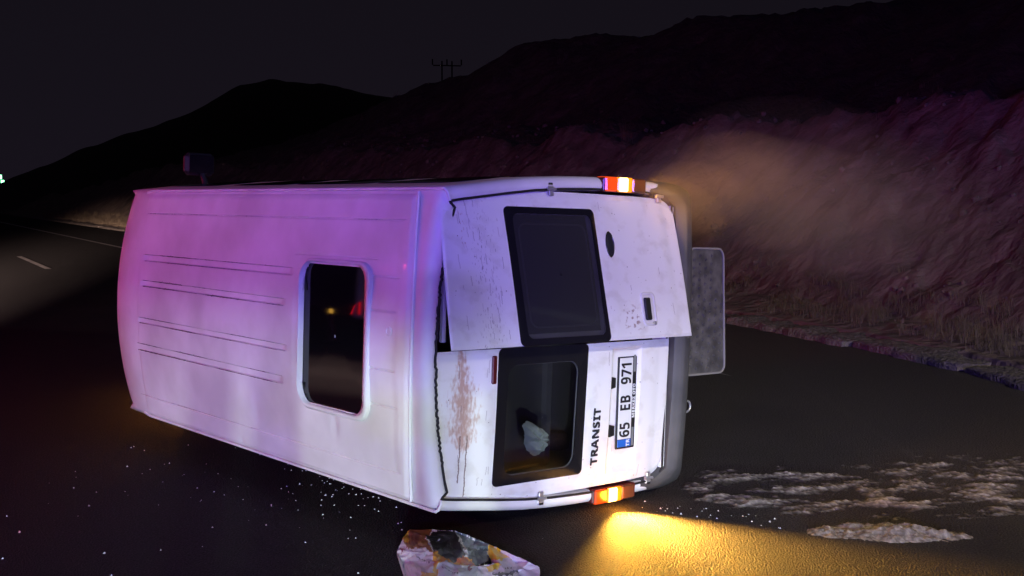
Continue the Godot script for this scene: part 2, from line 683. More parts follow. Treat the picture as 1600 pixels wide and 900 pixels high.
func lamp_block(x0: float, x1: float, y0: float, y1: float, z0: float, z1: float) -> Geo:
	var g := Geo.new()
	g.box(Vector3((x0 + x1) / 2, (y0 + y1) / 2, (z0 + z1) / 2), Vector3(absf(x1 - x0), y1 - y0, z1 - z0), .008)
	return g

func spot(parent: Node3D, at: Vector3, dir: Vector3, c: Color, e: float, angle: float, soft: float, size := 0.05) -> void:
	var l := SpotLight3D.new()
	l.name = "lamp_light"
	l.light_color = c
	l.light_energy = e
	l.spot_range = 80
	l.spot_attenuation = 2
	l.spot_angle = angle
	l.spot_angle_attenuation = soft
	l.light_size = size
	l.shadow_enabled = true
	parent.add_child(l, true)
	l.position = at
	l.basis = Basis.looking_at(dir, Vector3.UP if absf(dir.normalized().y) < .95 else Vector3.RIGHT)

func omni(parent: Node3D, at: Vector3, c: Color, e: float, size := 0.05) -> void:
	var l := OmniLight3D.new()
	l.name = "lamp_light"
	l.light_color = c
	l.light_energy = e
	l.omni_range = 80
	l.omni_attenuation = 2
	l.light_size = size
	l.shadow_enabled = true
	parent.add_child(l, true)
	l.position = at

func wheel(parent: Node3D, at: Vector3) -> void:
	var g := Geo.new()
	var xf := Transform3D(Basis(Vector3.BACK, PI / 2), at)
	g.lathe([Vector2(.20, -.09), Vector2(.29, -.105), Vector2(.325, -.09), Vector2(.338, -.05), Vector2(.340, 0), Vector2(.338, .05), Vector2(.325, .09), Vector2(.29, .105), Vector2(.20, .09)], 32, xf)
	var w := part("wheel", g, M.rubber, parent)
	g = Geo.new()
	g.lathe([Vector2(.205, -.085), Vector2(.19, -.02), Vector2(.11, -.06), Vector2(.06, -.075), Vector2(.001, -.075)], 24, xf)
	g.lathe([Vector2(.205, .085), Vector2(.19, .02), Vector2(.11, .06), Vector2(.06, .075), Vector2(.001, .075)], 24, xf)
	part("rim", g, M.hinge, w)

func side_pane(van: Node3D, s: float, z0: float, z1: float, y0: float, y1: float) -> void:
	var g := Geo.new()
	pane(g, rounded(z0, z1, y0, y1, .07), func(p: Vector2) -> Vector3: return Vector3(s * (lookup(SIDE, p.y) + .005), p.y, p.x))
	part("side_window", g, M.black_glass, van)

func windscreen(van: Node3D) -> void:
	var g := Geo.new()
	pane(g, rounded(-.74, .74, 1.36, 2.12, .10), func(p: Vector2) -> Vector3:
		var z := lookup([Vector2(1.3, -4.6), Vector2(1.56, -4.4), Vector2(1.92, -4.15), Vector2(2.2, -3.95)], p.y + .04)
		return Vector3(p.x, p.y, z - .02 - lookup([Vector2(1.3, .25), Vector2(2.2, .16)], p.y) * (1.0 - pow(p.x / .95, 2)) - .06 * pow(p.x / .74, 2)))
	part("windscreen", g, M.black_glass, van)

func build_van() -> Node3D:
	var yaw := .7212
	var tilt := .04
	var zv := Vector3(sin(yaw), 0, cos(yaw))
	var yv := zv.cross(Vector3.UP)
	var y2 := yv * cos(tilt) + Vector3.UP * sin(tilt)
	var x2 := Vector3.UP * cos(tilt) - yv * sin(tilt)
	var van := base("overturned_minibus", Transform3D(Basis(x2, y2, zv), Vector3(1.3089, .9416, -7.2455)))
	tag(van, "white minibus lying on its side across the road with hazard lamps lit", "minibus")
	var g := Geo.new()
	shell(g, true)
	part("body", g, M.paint, van)
	build_roof(van)
	# dark inside
	g = Geo.new()
	var rows := []
	for q in [[-.09, .10], [-1.2, .12], [-2.4, .12], [-3.4, .14]]:
		rows.append(section(q[0], q[1], 2.33, 1))
	g.grid(rows, true)
	g.fan(rows[-1])
	var lining := part("interior", g, M.interior, van)
	for k in 3:
		g = Geo.new()
		g.box(Vector3(-.45, .95, -.75 - .8 * k), Vector3(.8, .12, .42), .04)
		g.box(Vector3(-.45, 1.25, -.58 - .8 * k), Vector3(.8, .6, .10), .04, Basis(Vector3.RIGHT, .12))
		part("seat", g, M.seat, lining)
	# rubber seal round the rear opening, torn along the roof side
	g = Geo.new()
	var ring := section(.002, .072, 2.33, 1)
	var rng := RandomNumberGenerator.new()
	rng.seed = 4
	var path := []
	for i in ring.size():
		var p := ring[i]
		var q := ring[(i + 1) % ring.size()]
		for k in 4:
			var c := p.lerp(q, k / 4.0)
			if c.y > 2.2 and absf(c.x) < .7:
				c += Vector3(rng.randf_range(-.002, .002), rng.randf_range(-.005, .005), rng.randf_range(-.002, .002))
			path.append(c)
	g.tube(path, .007, 6, true)
	part("door_seal", g, M.rubber, van)
	# inner post behind the gap of the open door
	g = Geo.new()
	g.box(Vector3(.40, 2.19, -.035), Vector3(.72, .022, .03), .004)
	part("opening_trim", g, M.trim_light, van)
	# doors
	var ld := build_door(van, -1.0, M.door_left, true)
	build_left_details(ld)
	var rd := build_door(van, 1.0, M.door_right, false)
	build_right_details(rd)
	var pivot := Vector3(.855, 0, 0)
	var turn := Basis(Vector3.UP, deg_to_rad(12.0))
	rd.transform = Transform3D(turn, pivot - turn * pivot)
	rd.set_meta("label", "dented rear door standing ajar")
	# tail lamps: red brake lens, glowing indicator, reversing lens
	for s in [1.0, -1.0]:
		var h := Node3D.new()
		h.name = "tail_lamp" if s > 0 else "tail_lamp_001"
		van.add_child(h, true)
		part("lamp_housing", lamp_block(s * .858, s * .941, .735, 1.098, -.07, .012), M.red_dark, h)
		part("brake_lens", lamp_block(s * .862, s * .945, .988, 1.085, -.065, .022), M.brake_glow, h)
		part("indicator_lens", lamp_block(s * .862, s * .946, .862, .985, -.065, .024), M.amber_bright, h)
		part("lamp_core", lamp_block(s * .864, s * .944, .900, .982, -.060, .0265), M.indicator_glow, h)
		part("reversing_lens", lamp_block(s * .862, s * .945, .75, .859, -.065, .020), M.smoked_lens, h)
		if s > 0:
			spot(h, Vector3(.905, .95, .05), Vector3(.15, -.45, 1.0), Color(1.0, .74, .27), 2.4, 78.0, .4, .04)
		else:
			spot(h, Vector3(-.905, .95, .05), Vector3(.03, .31, .95), Color(1.0, .72, .26), 15.0, 44.0, 1.0, .03)
			spot(h, Vector3(-.905, .93, .05), Vector3(.02, .10, .99), Color(1.0, .72, .30), 34.0, 30.0, 1.0, .03)
			omni(h, Vector3(-.915, .95, .07), Color(1.0, .62, .14), .12, .03)
	# bumper: wraps round three sides
	g = Geo.new()
	rows = []
	for j in 9:
		var t := j / 8.0
		var row := PackedVector3Array()
		for i in 41:
			var a := lerpf(-1, 1, i / 40.0)
			var x: float
			var z: float
			var k := absf(a)
			if k < .6:
				x = .80 * k / .6
				z = .085 - .03 * pow(k / .6, 2)
			elif k < .8:
				var an := (k - .6) / .2 * PI / 2
				x = .80 + .145 * sin(an)
				z = -.09 + .145 * cos(an)
			else:
				x = .945
				z = -.09 - (k - .8) / .2 * .3
			var top: float = lerpf(.474, .745, smooth(.615, .71, k))
			var y := lerpf(.342, top, t)
			var inn := .025 * pow(absf(t - .5) * 2, 3) + .012 * smooth(.62, .75, t)
			x -= inn * smooth(.6, .8, k)
			z -= inn * (1.0 - smooth(.62, .8, k)) + .02 * (1.0 - t) * 0.0
			row.append(Vector3(x * signf(a) if a != 0 else 0.0, y, z))
		rows.append(row)
	g.grid(rows)
	var shelf := PackedVector3Array()
	for p in rows[8]:
		shelf.append(Vector3(p.x * .97, p.y, minf(p.z, .0) - .03))
	g.grid([rows[8], shelf])
	var under := PackedVector3Array()
	for p in rows[0]:
		under.append(Vector3(p.x * .93, p.y + .02, p.z - .12))
	g.grid([rows[0], under])
	part("rear_bumper", g, M.bumper, van)
	# step plate under the bumper
	g = Geo.new()
	var out := PackedVector2Array()
	for p in rounded(-.245, .55, -.035, .36, .05):
		out.append(p)
	for i in out.size():
		if out[i].x > .3 and out[i].y < .1:
			out[i].y += .06 * smooth(.3, .55, out[i].x)
	var f := func(h: float) -> Callable: return func(p: Vector2) -> Vector3: return Vector3(p.x, p.y, h)
	g.grid([laid(out, f.call(.018)), laid(out, f.call(.03)), laid(shrunk(out, .985), f.call(.034))], true)
	pane(g, shrunk(out, .985), f.call(.034))
	pane(g, out, f.call(.018))
	var plate := part("step_plate", g, M.step, van)
	g = Geo.new()
	path = []
	for p in shrunk(out, .985):
		path.append(Vector3(p.x, p.y, .036))
	g.tube(path, .008, 6, true)
	part("step_rim", g, M.step_rim, plate)
	g = Geo.new()
	for i in 15:
		for j in 6:
			var c := Vector3(-.2 + .05 * i + (.025 if j % 2 else 0.0), .02 + .056 * j, .033)
			if c.x > .30 and c.y < .09 or c.x > .5:
				continue
			g.lathe([Vector2(.012, 0), Vector2(.010, .006), Vector2(.006, .006), Vector2(.004, .001)], 8, Transform3D(Basis(Vector3.RIGHT, PI / 2), c))
	var studs := part("tread_studs", g, M.step, plate)
	studs.set_meta("kind", "stuff")
	for x in [-.1, .42]:
		g = Geo.new()
		g.box(Vector3(x, .40, .0), Vector3(.04, .16, .02), .004)
		part("bracket", g, M.black, plate)
	# tow eye
	g = Geo.new()
	path = []
	for i in 16:
		var an := TAU * i / 16
		path.append(Vector3(-.432 + .034 * cos(an), .315 + .034 * sin(an), .03))
	g.tube(path, .007, 7, true)
	part("tow_eye", g, M.hinge, van)
	for s in [1.0, -1.0]:
		wheel(van, Vector3(s * .80, .34, -1.05))
		wheel(van, Vector3(s * .80, .34, -4.15))
	# right side glass, windscreen, mirror, head lamps
	for q in [[-1.0, -.25], [-1.9, -1.08], [-2.75, -1.98], [-3.75, -2.95]]:
		side_pane(van, 1.0, q[0], q[1], 1.32, 1.98)
		side_pane(van, -1.0, q[0], q[1], 1.32, 1.98)
	windscreen(van)
	g = Geo.new()
	g.box(Vector3(1.09, 1.36, -4.5), Vector3(.19, .27, .10), .035)
	g.tube([Vector3(.92, 1.33, -4.42), Vector3(1.02, 1.34, -4.48)], .028, 8)
	var mir := part("wing_mirror", g, M.black, van)
	g = Geo.new()
	g.box(Vector3(1.09, 1.36, -4.447), Vector3(.15, .22, .006), .002)
	part("mirror_glass", g, M.black_glass, mir)
	for s in [1.0, -1.0]:
		part("head_lamp", lamp_block(s * .52, s * .80, .78, 1.0, -5.30, -5.0), M.black_glass, van)
		part("front_indicator", lamp_block(s * .80, s * .88, .80, .98, -5.16, -4.98), M.indicator_glow, van)
		if s < 0:
			omni(van, Vector3(s * .85, .9, -5.24), Color(1.0, .62, .14), 1.2, .04)
	return van

# ------------------------------------------------------------------ other vehicles, outside the frame
func build_emergency_van(at: Vector3, turn: float, label: String) -> Node3D:
	var van := base("emergency_van", Transform3D(Basis(Vector3.UP, turn), at))
	tag(van, label, "van", "emergency vehicles at the crash")
	var g := Geo.new()
	shell(g, false)
	part("body", g, M.paint, van)
	for s in [1.0, -1.0]:
		wheel(van, Vector3(s * .80, .34, -1.05))
		wheel(van, Vector3(s * .80, .34, -4.15))
		for q in [[-1.9, -.3], [-3.75, -2.95]]:
			side_pane(van, s, q[0], q[1], 1.32, 1.98)
	windscreen(van)
	return van

# ------------------------------------------------------------------ the photographer, whose legs shade the headlamps
# one skin over tapered capsules joined by a smooth minimum, meshed as surface nets
func skin(bones: Array, cell: float, blend: float, paint: Array, g: Geo) -> void:
	var lo := Vector3(9, 9, 9)
	var hi := -lo
	for b in bones:
		var r: float = maxf(b[2], b[3]) + cell * 2
		lo = lo.min((b[0] as Vector3).min(b[1]) - Vector3.ONE * r)
		hi = hi.max((b[0] as Vector3).max(b[1]) + Vector3.ONE * r)
	var nx := int((hi.x - lo.x) / cell) + 2
	var ny := int((hi.y - lo.y) / cell) + 2
	var nz := int((hi.z - lo.z) / cell) + 2
	var d := PackedFloat32Array()
	d.resize(nx * ny * nz)
	d.fill(1.0)
	for b in bones:
		var a: Vector3 = b[0]
		var ab: Vector3 = b[1] - a
		var l2 := maxf(ab.length_squared(), 1e-8)
		var r := maxf(b[2], b[3]) + blend + cell
		var p0: Vector3 = ((a.min(b[1]) - Vector3.ONE * r - lo) / cell).floor().max(Vector3.ZERO)
		var p1: Vector3 = ((a.max(b[1]) + Vector3.ONE * r - lo) / cell).ceil().min(Vector3(nx - 1, ny - 1, nz - 1))
		for z in range(int(p0.z), int(p1.z) + 1):
			for y in range(int(p0.y), int(p1.y) + 1):
				for x in range(int(p0.x), int(p1.x) + 1):
					var p := lo + Vector3(x, y, z) * cell
					var t := clampf((p - a).dot(ab) / l2, 0, 1)
					var e := (p - a - ab * t).length() - lerpf(b[2], b[3], t)
					var i := x + nx * (y + ny * z)
					var h := clampf(.5 + .5 * (d[i] - e) / blend, 0, 1)
					d[i] = lerpf(d[i], e, h) - blend * h * (1.0 - h)
	var id := {}
	var first := g.v.size()
	for z in nz - 1:
		for y in ny - 1:
			for x in nx - 1:
				var i := x + nx * (y + ny * z)
				var inside := 0
				var sum := Vector3.ZERO
				var n := 0
				var v8 := [d[i], d[i + 1], d[i + nx], d[i + nx + 1], d[i + nx * ny], d[i + nx * ny + 1], d[i + nx * ny + nx], d[i + nx * ny + nx + 1]]
				for k in 8:
					if v8[k] < 0:
						inside += 1
				if inside == 0 or inside == 8:
					continue
				for e in [[0, 1], [2, 3], [4, 5], [6, 7], [0, 2], [1, 3], [4, 6], [5, 7], [0, 4], [1, 5], [2, 6], [3, 7]]:
					var u: float = v8[e[0]]
					var w: float = v8[e[1]]
					if (u < 0) != (w < 0):
						var t := u / (u - w)
						var pa := Vector3(e[0] & 1, (e[0] >> 1) & 1, e[0] >> 2)
						var pb := Vector3(e[1] & 1, (e[1] >> 1) & 1, e[1] >> 2)
						sum += pa.lerp(pb, t)
						n += 1
				var q := lo + (Vector3(x, y, z) + sum / n) * cell
				var best := 9.0
				for c in paint:
					var far: float = Geometry3D.get_closest_point_to_segment(q, c[0], c[1]).distance_to(q) - c[2]
					if far < best:
						best = far
						g.tint = c[3]
				id[i] = g.vert(q)
	g.tint = Color(1, 1, 1)
	for z in range(1, nz - 1):
		for y in range(1, ny - 1):
			for x in range(1, nx - 1):
				var i := x + nx * (y + ny * z)
				for ax in 3:
					var st: int = [1, nx, nx * ny][ax]
					if (d[i] < 0) == (d[i + st] < 0):
						continue
					var u: int = [nx, nx * ny, 1][ax]
					var w: int = [nx * ny, 1, nx][ax]
					var q := [i, i - u, i - u - w, i - w]
					if d[i] >= 0:
						q.reverse()
					g.idx.append_array([id[q[0]], id[q[2]], id[q[1]], id[q[0]], id[q[3]], id[q[2]]])

func build_person() -> void:
	var jacket := Color(.02, .025, .04)
	var cloth := Color(.03, .03, .035)
	var flesh := Color(.42, .26, .19)
	var hair := Color(.015, .012, .01)
	var shoe := Color(.02, .018, .016)
	var bones := [[Vector3(0, .96, .01), Vector3(0, 1.12, .0), .125, .12], [Vector3(-.05, 1.12, 0), Vector3(-.06, 1.36, 0), .12, .115], [Vector3(.05, 1.12, 0), Vector3(.06, 1.36, 0), .12, .115], [Vector3(0, 1.40, 0), Vector3(0, 1.56, -.01), .075, .055], [Vector3(0, 1.64, -.005), Vector3(0, 1.70, .005), .078, .092], [Vector3(0, 1.595, -.04), Vector3(0, 1.66, -.03), .05, .07], [Vector3(0, 1.625, -.098), Vector3(0, 1.66, -.088), .014, .010], [Vector3(.082, 1.64, .0), Vector3(.086, 1.67, .005), .014, .016], [Vector3(-.082, 1.64, .0), Vector3(-.086, 1.67, .005), .014, .016]]
	var paint := [[Vector3(0, .98, 0), Vector3(0, 1.42, 0), .13, jacket], [Vector3(0, 1.60, -.04), Vector3(0, 1.66, -.04), .075, flesh], [Vector3(0, 1.50, 0), Vector3(0, 1.57, -.02), .05, flesh], [Vector3(0, 1.72, .03), Vector3(0, 1.66, .05), .085, hair]]
	var body := Geo.new()
	for s in [-1.0, 1.0]:
		var sh := Vector3(.185 * s, 1.43, 0)
		var el := Vector3(.25 * s, 1.36, -.23)
		var wr := Vector3(.115 * s, 1.70, -.335)
		var kn := Vector3(.105 * s, .50, -.03)
		var an := Vector3(.115 * s, .09, .02)
		bones += [[Vector3(.07 * s, 1.40, 0), sh, .07, .066], [sh, el, .058, .044], [el, wr, .044, .029], [Vector3(.085 * s, .93, 0), kn, .092, .060], [kn, Vector3(.11 * s, .36, .015), .060, .058], [Vector3(.11 * s, .36, .015), an, .058, .042], [an, Vector3(.12 * s, .045, .04), .045, .042], [Vector3(.12 * s, .045, .03), Vector3(.14 * s, .035, -.17), .042, .034]]
		paint += [[sh, el, .05, jacket], [el, wr.lerp(el, .06), .035, jacket], [Vector3(.085 * s, .9, 0), kn, .08, cloth], [kn, an, .05, cloth], [an, Vector3(.13 * s, .03, -.16), .05, shoe]]
		# the hand round the edge of the phone: palm, four bent fingers, thumb
		var palm := Vector3(.088 * s, 1.775, -.375)
		var hb := [[wr, palm, .027, .030]]
		for i in 4:
			var root := palm + Vector3(.004 * s, .030 - .019 * i, -.014)
			var mid := root + Vector3(.004 * s, .006, -.032 - .003 * (1.5 - absf(i - 1.5)))
			var mid2 := mid + Vector3(-.018 * s, .003, -.016)
			var tip := mid2 + Vector3(-.020 * s, .0, .006)
			hb += [[palm + Vector3(0, .012 - .010 * i, 0), root, .014, .0095], [root, mid, .0095, .0085], [mid, mid2, .0085, .0078], [mid2, tip, .0078, .0066]]
		hb += [[palm + Vector3(-.008 * s, -.012, .006), palm + Vector3(-.030 * s, .012, .014), .014, .0105], [palm + Vector3(-.030 * s, .012, .014), palm + Vector3(-.046 * s, .036, .008), .0105, .008]]
		skin(hb, .0045, .006, [[wr, palm, .03, flesh]], body)
	skin(bones, .02, .045, paint, body)
	var m := mat("clothes_and_skin", Color(1, 1, 1), .8)
	m.vertex_color_use_as_albedo = true
	var who := base("person", Transform3D(Basis(), Vector3(-.12, 0, .50)))
	tag(who, "person in dark jacket and trousers standing and holding up a phone behind the camera", "person")
	part("body", body, m, who)
	var g := Geo.new()
	g.box(Vector3(-.12, 1.80, .105), Vector3(.155, .076, .008), .003)
	var ph := part("phone", g, M.black_glass, self)
	tag(ph, "black phone held up by the person behind the camera", "phone")

# ------------------------------------------------------------------ ground
func road_to_world(s: float, o: float, h := 0.0) -> Vector3:
	return Vector3(-.482 * s + .876 * o, h, -(.876 * s + .482 * o))

func kerb_o(s: float) -> float:
	return 11.2 - 1.7 * exp(-(s - 7.0) / 5.0)

var HILL: FastNoiseLite
var GULLY: FastNoiseLite
func hill_h(s: float, o: float) -> float:
	var d := o - maxf(kerb_o(s), 9.0)
	var ridge: float = lookup([Vector2(0, 9.0), Vector2(25, 7.7), Vector2(46, 8.5), Vector2(58, 7.8), Vector2(72, 6.0), Vector2(90, 4.2), Vector2(130, 3.0)], s)
	var h := 0.10 + .12 * smooth(0, 1.2, d)
	var face: float = 3.1 + .5 * HILL.get_noise_2d(s * 4, 3)
	var up := clampf((d - 1.2) / 3.7, 0, 1)
	h += face * (up * .75 + .25 * up * up) * (1.0 if s < 80 else lerpf(1.0, .5, smooth(80, 130, s)))
	h += (ridge - 3.2) * (smooth(4.6, 17.0, d) if s > 34 else lerpf(smooth(7.5, 19.0, d), smooth(4.6, 17.0, d), smooth(22, 34, s)))
	h += (o - 28) * .02 if o > 28 else 0.0
	var amp := smooth(0.6, 2.5, d)
	var near := 1.0 - smooth(30, 60, s)
	h += amp * (.55 * HILL.get_noise_2d(s * 9, o * 9) + .16 * (1.0 - absf(GULLY.get_noise_2d(s * 26 + o * 17, o * 11 - s * 3))) + near * .16 * HILL.get_noise_2d(s * 60, o * 60) + near * .13 * (.5 - absf(GULLY.get_noise_2d(s * 85 + o * 60, o * 42))))
	h += .04 * HILL.get_noise_2d(s * 50, o * 50) * smooth(0.2, .8, d)
	return h

func build_ground() -> void:
	var g := Geo.new()
	g.quad(Vector3(-700, -.03, 500), Vector3(700, -.03, 500), Vector3(700, -.03, -900), Vector3(-700, -.03, -900))
	structure(part("ground", g, M.earth, self))
	# carriageway, finer near the camera; a film of mud towards the right kerb
	g = Geo.new()
	var rows := []
	var cols := []
	var sv := []
	var s := -40.0
	while s < 400:
		sv.append(s)
		s += .25 if s > -6 and s < 24 else (2.0 if s < 60 else 20.0)
	var mud := FastNoiseLite.new()
	mud.seed = 8
	mud.frequency = .35
	for a in sv:
		var row := PackedVector3Array()
		var cl := PackedColorArray()
		for i in 90:
			var o := lerpf(-14.0, kerb_o(maxf(a, 3.0)) + .2, i / 89.0)
			row.append(road_to_world(a, o))
			var k := smooth(2.6, 6.4, o + 2.2 * mud.get_noise_2d(a, o)) * (1.0 - smooth(14, 26, a))
			cl.append(Color(.125, .128, .135).lerp(Color(.62, .58, .53), k))
		rows.append(row)
		cols.append(cl)
	g.grid(rows, false, [], null, cols)
	structure(part("road", g, M.asphalt, self))
	# painted lines, worn where the mud lies
	g = Geo.new()
	var lim := 9.0
	rows = []
	for i in 160:
		var a := lim + i * 1.6
		var w := .075 * smooth(lim, lim + 2, a)
		rows.append(PackedVector3Array([road_to_world(a, 7.5 - w, .004), road_to_world(a, 7.5 + w, .004)]))
	g.grid(rows)
	structure(part("edge_line", g, M.road_paint, self))
	for a in [12.6, 30.8, 49.0]:
		g = Geo.new()
		g.grid([PackedVector3Array([road_to_world(a, 3.58, .004), road_to_world(a, 3.73, .004)]), PackedVector3Array([road_to_world(a + 7.0, 3.58, .004), road_to_world(a + 7.0, 3.73, .004)])])
		structure(part("lane_line", g, M.road_paint, self))
	# cut slope and its crest
	g = Geo.new()
	rows = []
	cols = []
	sv = []
	s = -8.0
	while s < 135:
		sv.append(s)
		s += .16 if s > 2 and s < 30 else (.3 if s < 60 else 1.5)
	var ov := []
	var o := 0.0
	while o < 60:
		ov.append(o)
		o += .13 if o < 6.5 else (.35 if o < 20 else 3.0)
	for a in sv:
		var row := PackedVector3Array()
		var cl := PackedColorArray()
		var k := maxf(kerb_o(a), 9.0)
		for b in ov:
			var crest_shade := smooth(4.6, 6.2, b + 1.1 * HILL.get_noise_2d(a * 10, b * 10)) * (1.0 - .55 * smooth(26, 40, a))  # upper slope darkened in its colour, as if little light reached it
			cl.append(Color(1, 1, 1).lerp(Color(.30, .33, .24), crest_shade))
			row.append(road_to_world(a, k + .25 + b, hill_h(a, k + b) - (.3 if b == 0 else 0.0)))
		rows.append(row)
		cols.append(cl)
	g.grid(rows, false, [], null, cols)
	structure(part("hillside", g, M.soil, self))
	# the dark ridge far down the road
	g = Geo.new()
	rows = []
	var crest := [Vector2(-.56, .0), Vector2(-.447, .012), Vector2(-.38, .04), Vector2(-.335, .056), Vector2(-.27, .08), Vector2(-.235, .097), Vector2(-.21, .1025), Vector2(-.165, .1005), Vector2(-.13, .093), Vector2(-.08, .084), Vector2(.0, .09), Vector2(.2, .12)]
	for j in 25:
		var t := j / 24.0
		var row := PackedVector3Array()
		for i in 220:
			var az := lerpf(-.58, .2, i / 219.0)
			var d := lerpf(165.0, 300.0, t)
			var hh := 1.8 + lookup(crest, az) * 230.0
			var prof := pow(sin(PI * clampf((d - 165.0) / 130.0, 0, 1)), 1.3)
			var x := az * d
			var y := (hh - .4) * prof - .5
			y += prof * (1.4 * HILL.get_noise_2d(x * .7, d * .7) + .9 * GULLY.get_noise_2d(x * 3, d * 3))
			row.append(Vector3(x, y, -d))
		rows.append(row)
	g.grid(rows)
	structure(part("far_hill", g, M.far_soil, self))

func rough_block(len_: float, w: float, h: float, sd: int) -> Geo:
	var g := Geo.new()
	var n := FastNoiseLite.new()
	n.seed = sd
	n.frequency = 2.2
	var rows := []
	var prof := [Vector2(-w / 2, -.05), Vector2(-w / 2, h * .55), Vector2(-w / 2 + .03, h * .85), Vector2(-w / 2 + .09, h), Vector2(0, h * 1.04), Vector2(w / 2 - .1, h), Vector2(w / 2, h * .8), Vector2(w / 2, -.05)]
	var m := 14
	for i in m + 1:
		var t := float(i) / m
		var row := PackedVector3Array()
		var end := .03 if i == 0 or i == m else 0.0
		for p in prof:
			var q := Vector3(p.x * (1.0 - end), p.y - end * .6, (t - .5) * len_)
			var k := Vector3(n.get_noise_3d(q.x, q.y, q.z), n.get_noise_3d(q.x + 9, q.y, q.z), n.get_noise_3d(q.x, q.y + 7, q.z))
			row.append(q + k * Vector3(.10, .07, .05))
		rows.append(row)
	g.grid(rows)
	g.fan(rows[0])
	g.fan(rows[m])
	return g

func build_kerb() -> void:
	var kerb := base("kerb")
	structure(kerb)
	var kinds := []
	for i in 5:
		kinds.append(rough_block([1.5, 2.0, 1.75, 2.0, 1.3][i], .62, .11, 20 + i).mesh())
	var rng := RandomNumberGenerator.new()
	rng.seed = 12
	var s := 2.0
	var i := 0
	while s < 120 and i < 90:
		var k := rng.randi() % 5
		var len_: float = [1.5, 2.0, 1.75, 2.0, 1.3][k]
		var mid := s + len_ / 2
		var a := road_to_world(mid - .4, kerb_o(mid - .4))
		var b := road_to_world(mid + .4, kerb_o(mid + .4))
		var o := part("kerb_stone", kinds[k], M.kerb, kerb)
		var dir := (b - a).normalized()
		var tw := rng.randf_range(-.07, .07) if s < 25 else 0.0
		o.transform = Transform3D(Basis(dir.cross(Vector3.UP) * -1.0, Vector3.UP, dir).rotated(Vector3.UP, tw), road_to_world(mid, kerb_o(mid) + .12 + rng.randf_range(-.04, .04) + .08, rng.randf_range(-.04, .0)))
		s += len_ + .02
		i += 1

func tuft(sd: int, n: int, high: float) -> Geo:
	var g := Geo.new()
	var rng := RandomNumberGenerator.new()
	rng.seed = sd
	for i in n:
		var an := rng.randf() * TAU
		var lean := rng.randf_range(.1, .75)
		var hh := high * rng.randf_range(.45, 1.0)
		var foot := Vector3(rng.randfn(0, .05), 0, rng.randfn(0, .05))
		var out := Vector3(cos(an), 0, sin(an))
		var side := Vector3(-sin(an), 0, cos(an)) * rng.randf_range(.002, .005)
		var rows := []
		for k in 5:
			var t := k / 4.0
			var p := foot + out * lean * hh * t * t + Vector3.UP * hh * t * (1.0 - .25 * lean * t)
			rows.append(PackedVector3Array([p - side * (1.05 - t), p + side * (1.05 - t)]))
		g.grid(rows)
	return g

func build_plants() -> void:
	var kinds := [tuft(1, 46, .62), tuft(2, 38, .5), tuft(3, 60, .75)]
	# single dry weeds on the verge
	var spots := [[6.4, .75, 1.1, 2, "tall spreading dry weed behind the kerb at the right edge"], [7.6, .65, .8, 0, "dry weed on the verge beside the nearest big kerb stone"], [9.6, .7, .95, 0, "dry weed clump above the cracked kerb stones"], [9.9, .95, .9, 1, "thin dry weed just beside the clump above the cracked kerb"], [11.4, .9, .8, 1, "small dry weed on the verge right of the step plate"], [24.5, 5.4, 1.2, 2, "tall dry weed standing on the crest of the slope"]]
	for q in spots:
		var o := part("dry_weed", kinds[q[3]].mesh(), M.dry_grass, self)
		var k := kerb_o(q[0])
		o.position = road_to_world(q[0], k + .25 + q[1], hill_h(q[0], k + q[1]) - .03)
		o.scale = Vector3.ONE * q[2]
		o.rotation.y = q[0] * 2.3
		tag(o, q[4], "weed", "dry weeds on the verge")
	# low grass cover of verge and slope: uncountable
	var mm := MultiMesh.new()
	mm.transform_format = MultiMesh.TRANSFORM_3D
	mm.mesh = tuft(7, 16, .30).mesh()
	var rng := RandomNumberGenerator.new()
	rng.seed = 77
	var xs := []
	for i in 5200:
		var s := 3.0 + 100.0 * pow(rng.randf(), 1.8)
		var d := .35 + 1.3 * rng.randf() if i % 5 else 1.5 + 12.0 * rng.randf()
		if HILL.get_noise_2d(s * 20, d * 20) < -.12 + (.25 if d > 1.7 else 0.0):
			continue
		var k := kerb_o(s)
		xs.append(Transform3D(Basis(Vector3.UP, rng.randf() * TAU).scaled(Vector3.ONE * rng.randf_range(.35, 1.1) * (1.0 if s < 35 else 1.8)), road_to_world(s, k + .25 + d, hill_h(s, k + d) - .02)))
	mm.instance_count = xs.size()
	for i in xs.size():
		mm.set_instance_transform(i, xs[i])
	var gr := MultiMeshInstance3D.new()
	gr.multimesh = mm
	gr.material_override = M.dry_grass
	gr.name = "grass"
	gr.set_meta("kind", "stuff")
	gr.set_meta("label", "sparse dry grass along the verge and slope")
	gr.set_meta("category", "grass")
	add_child(gr, true)

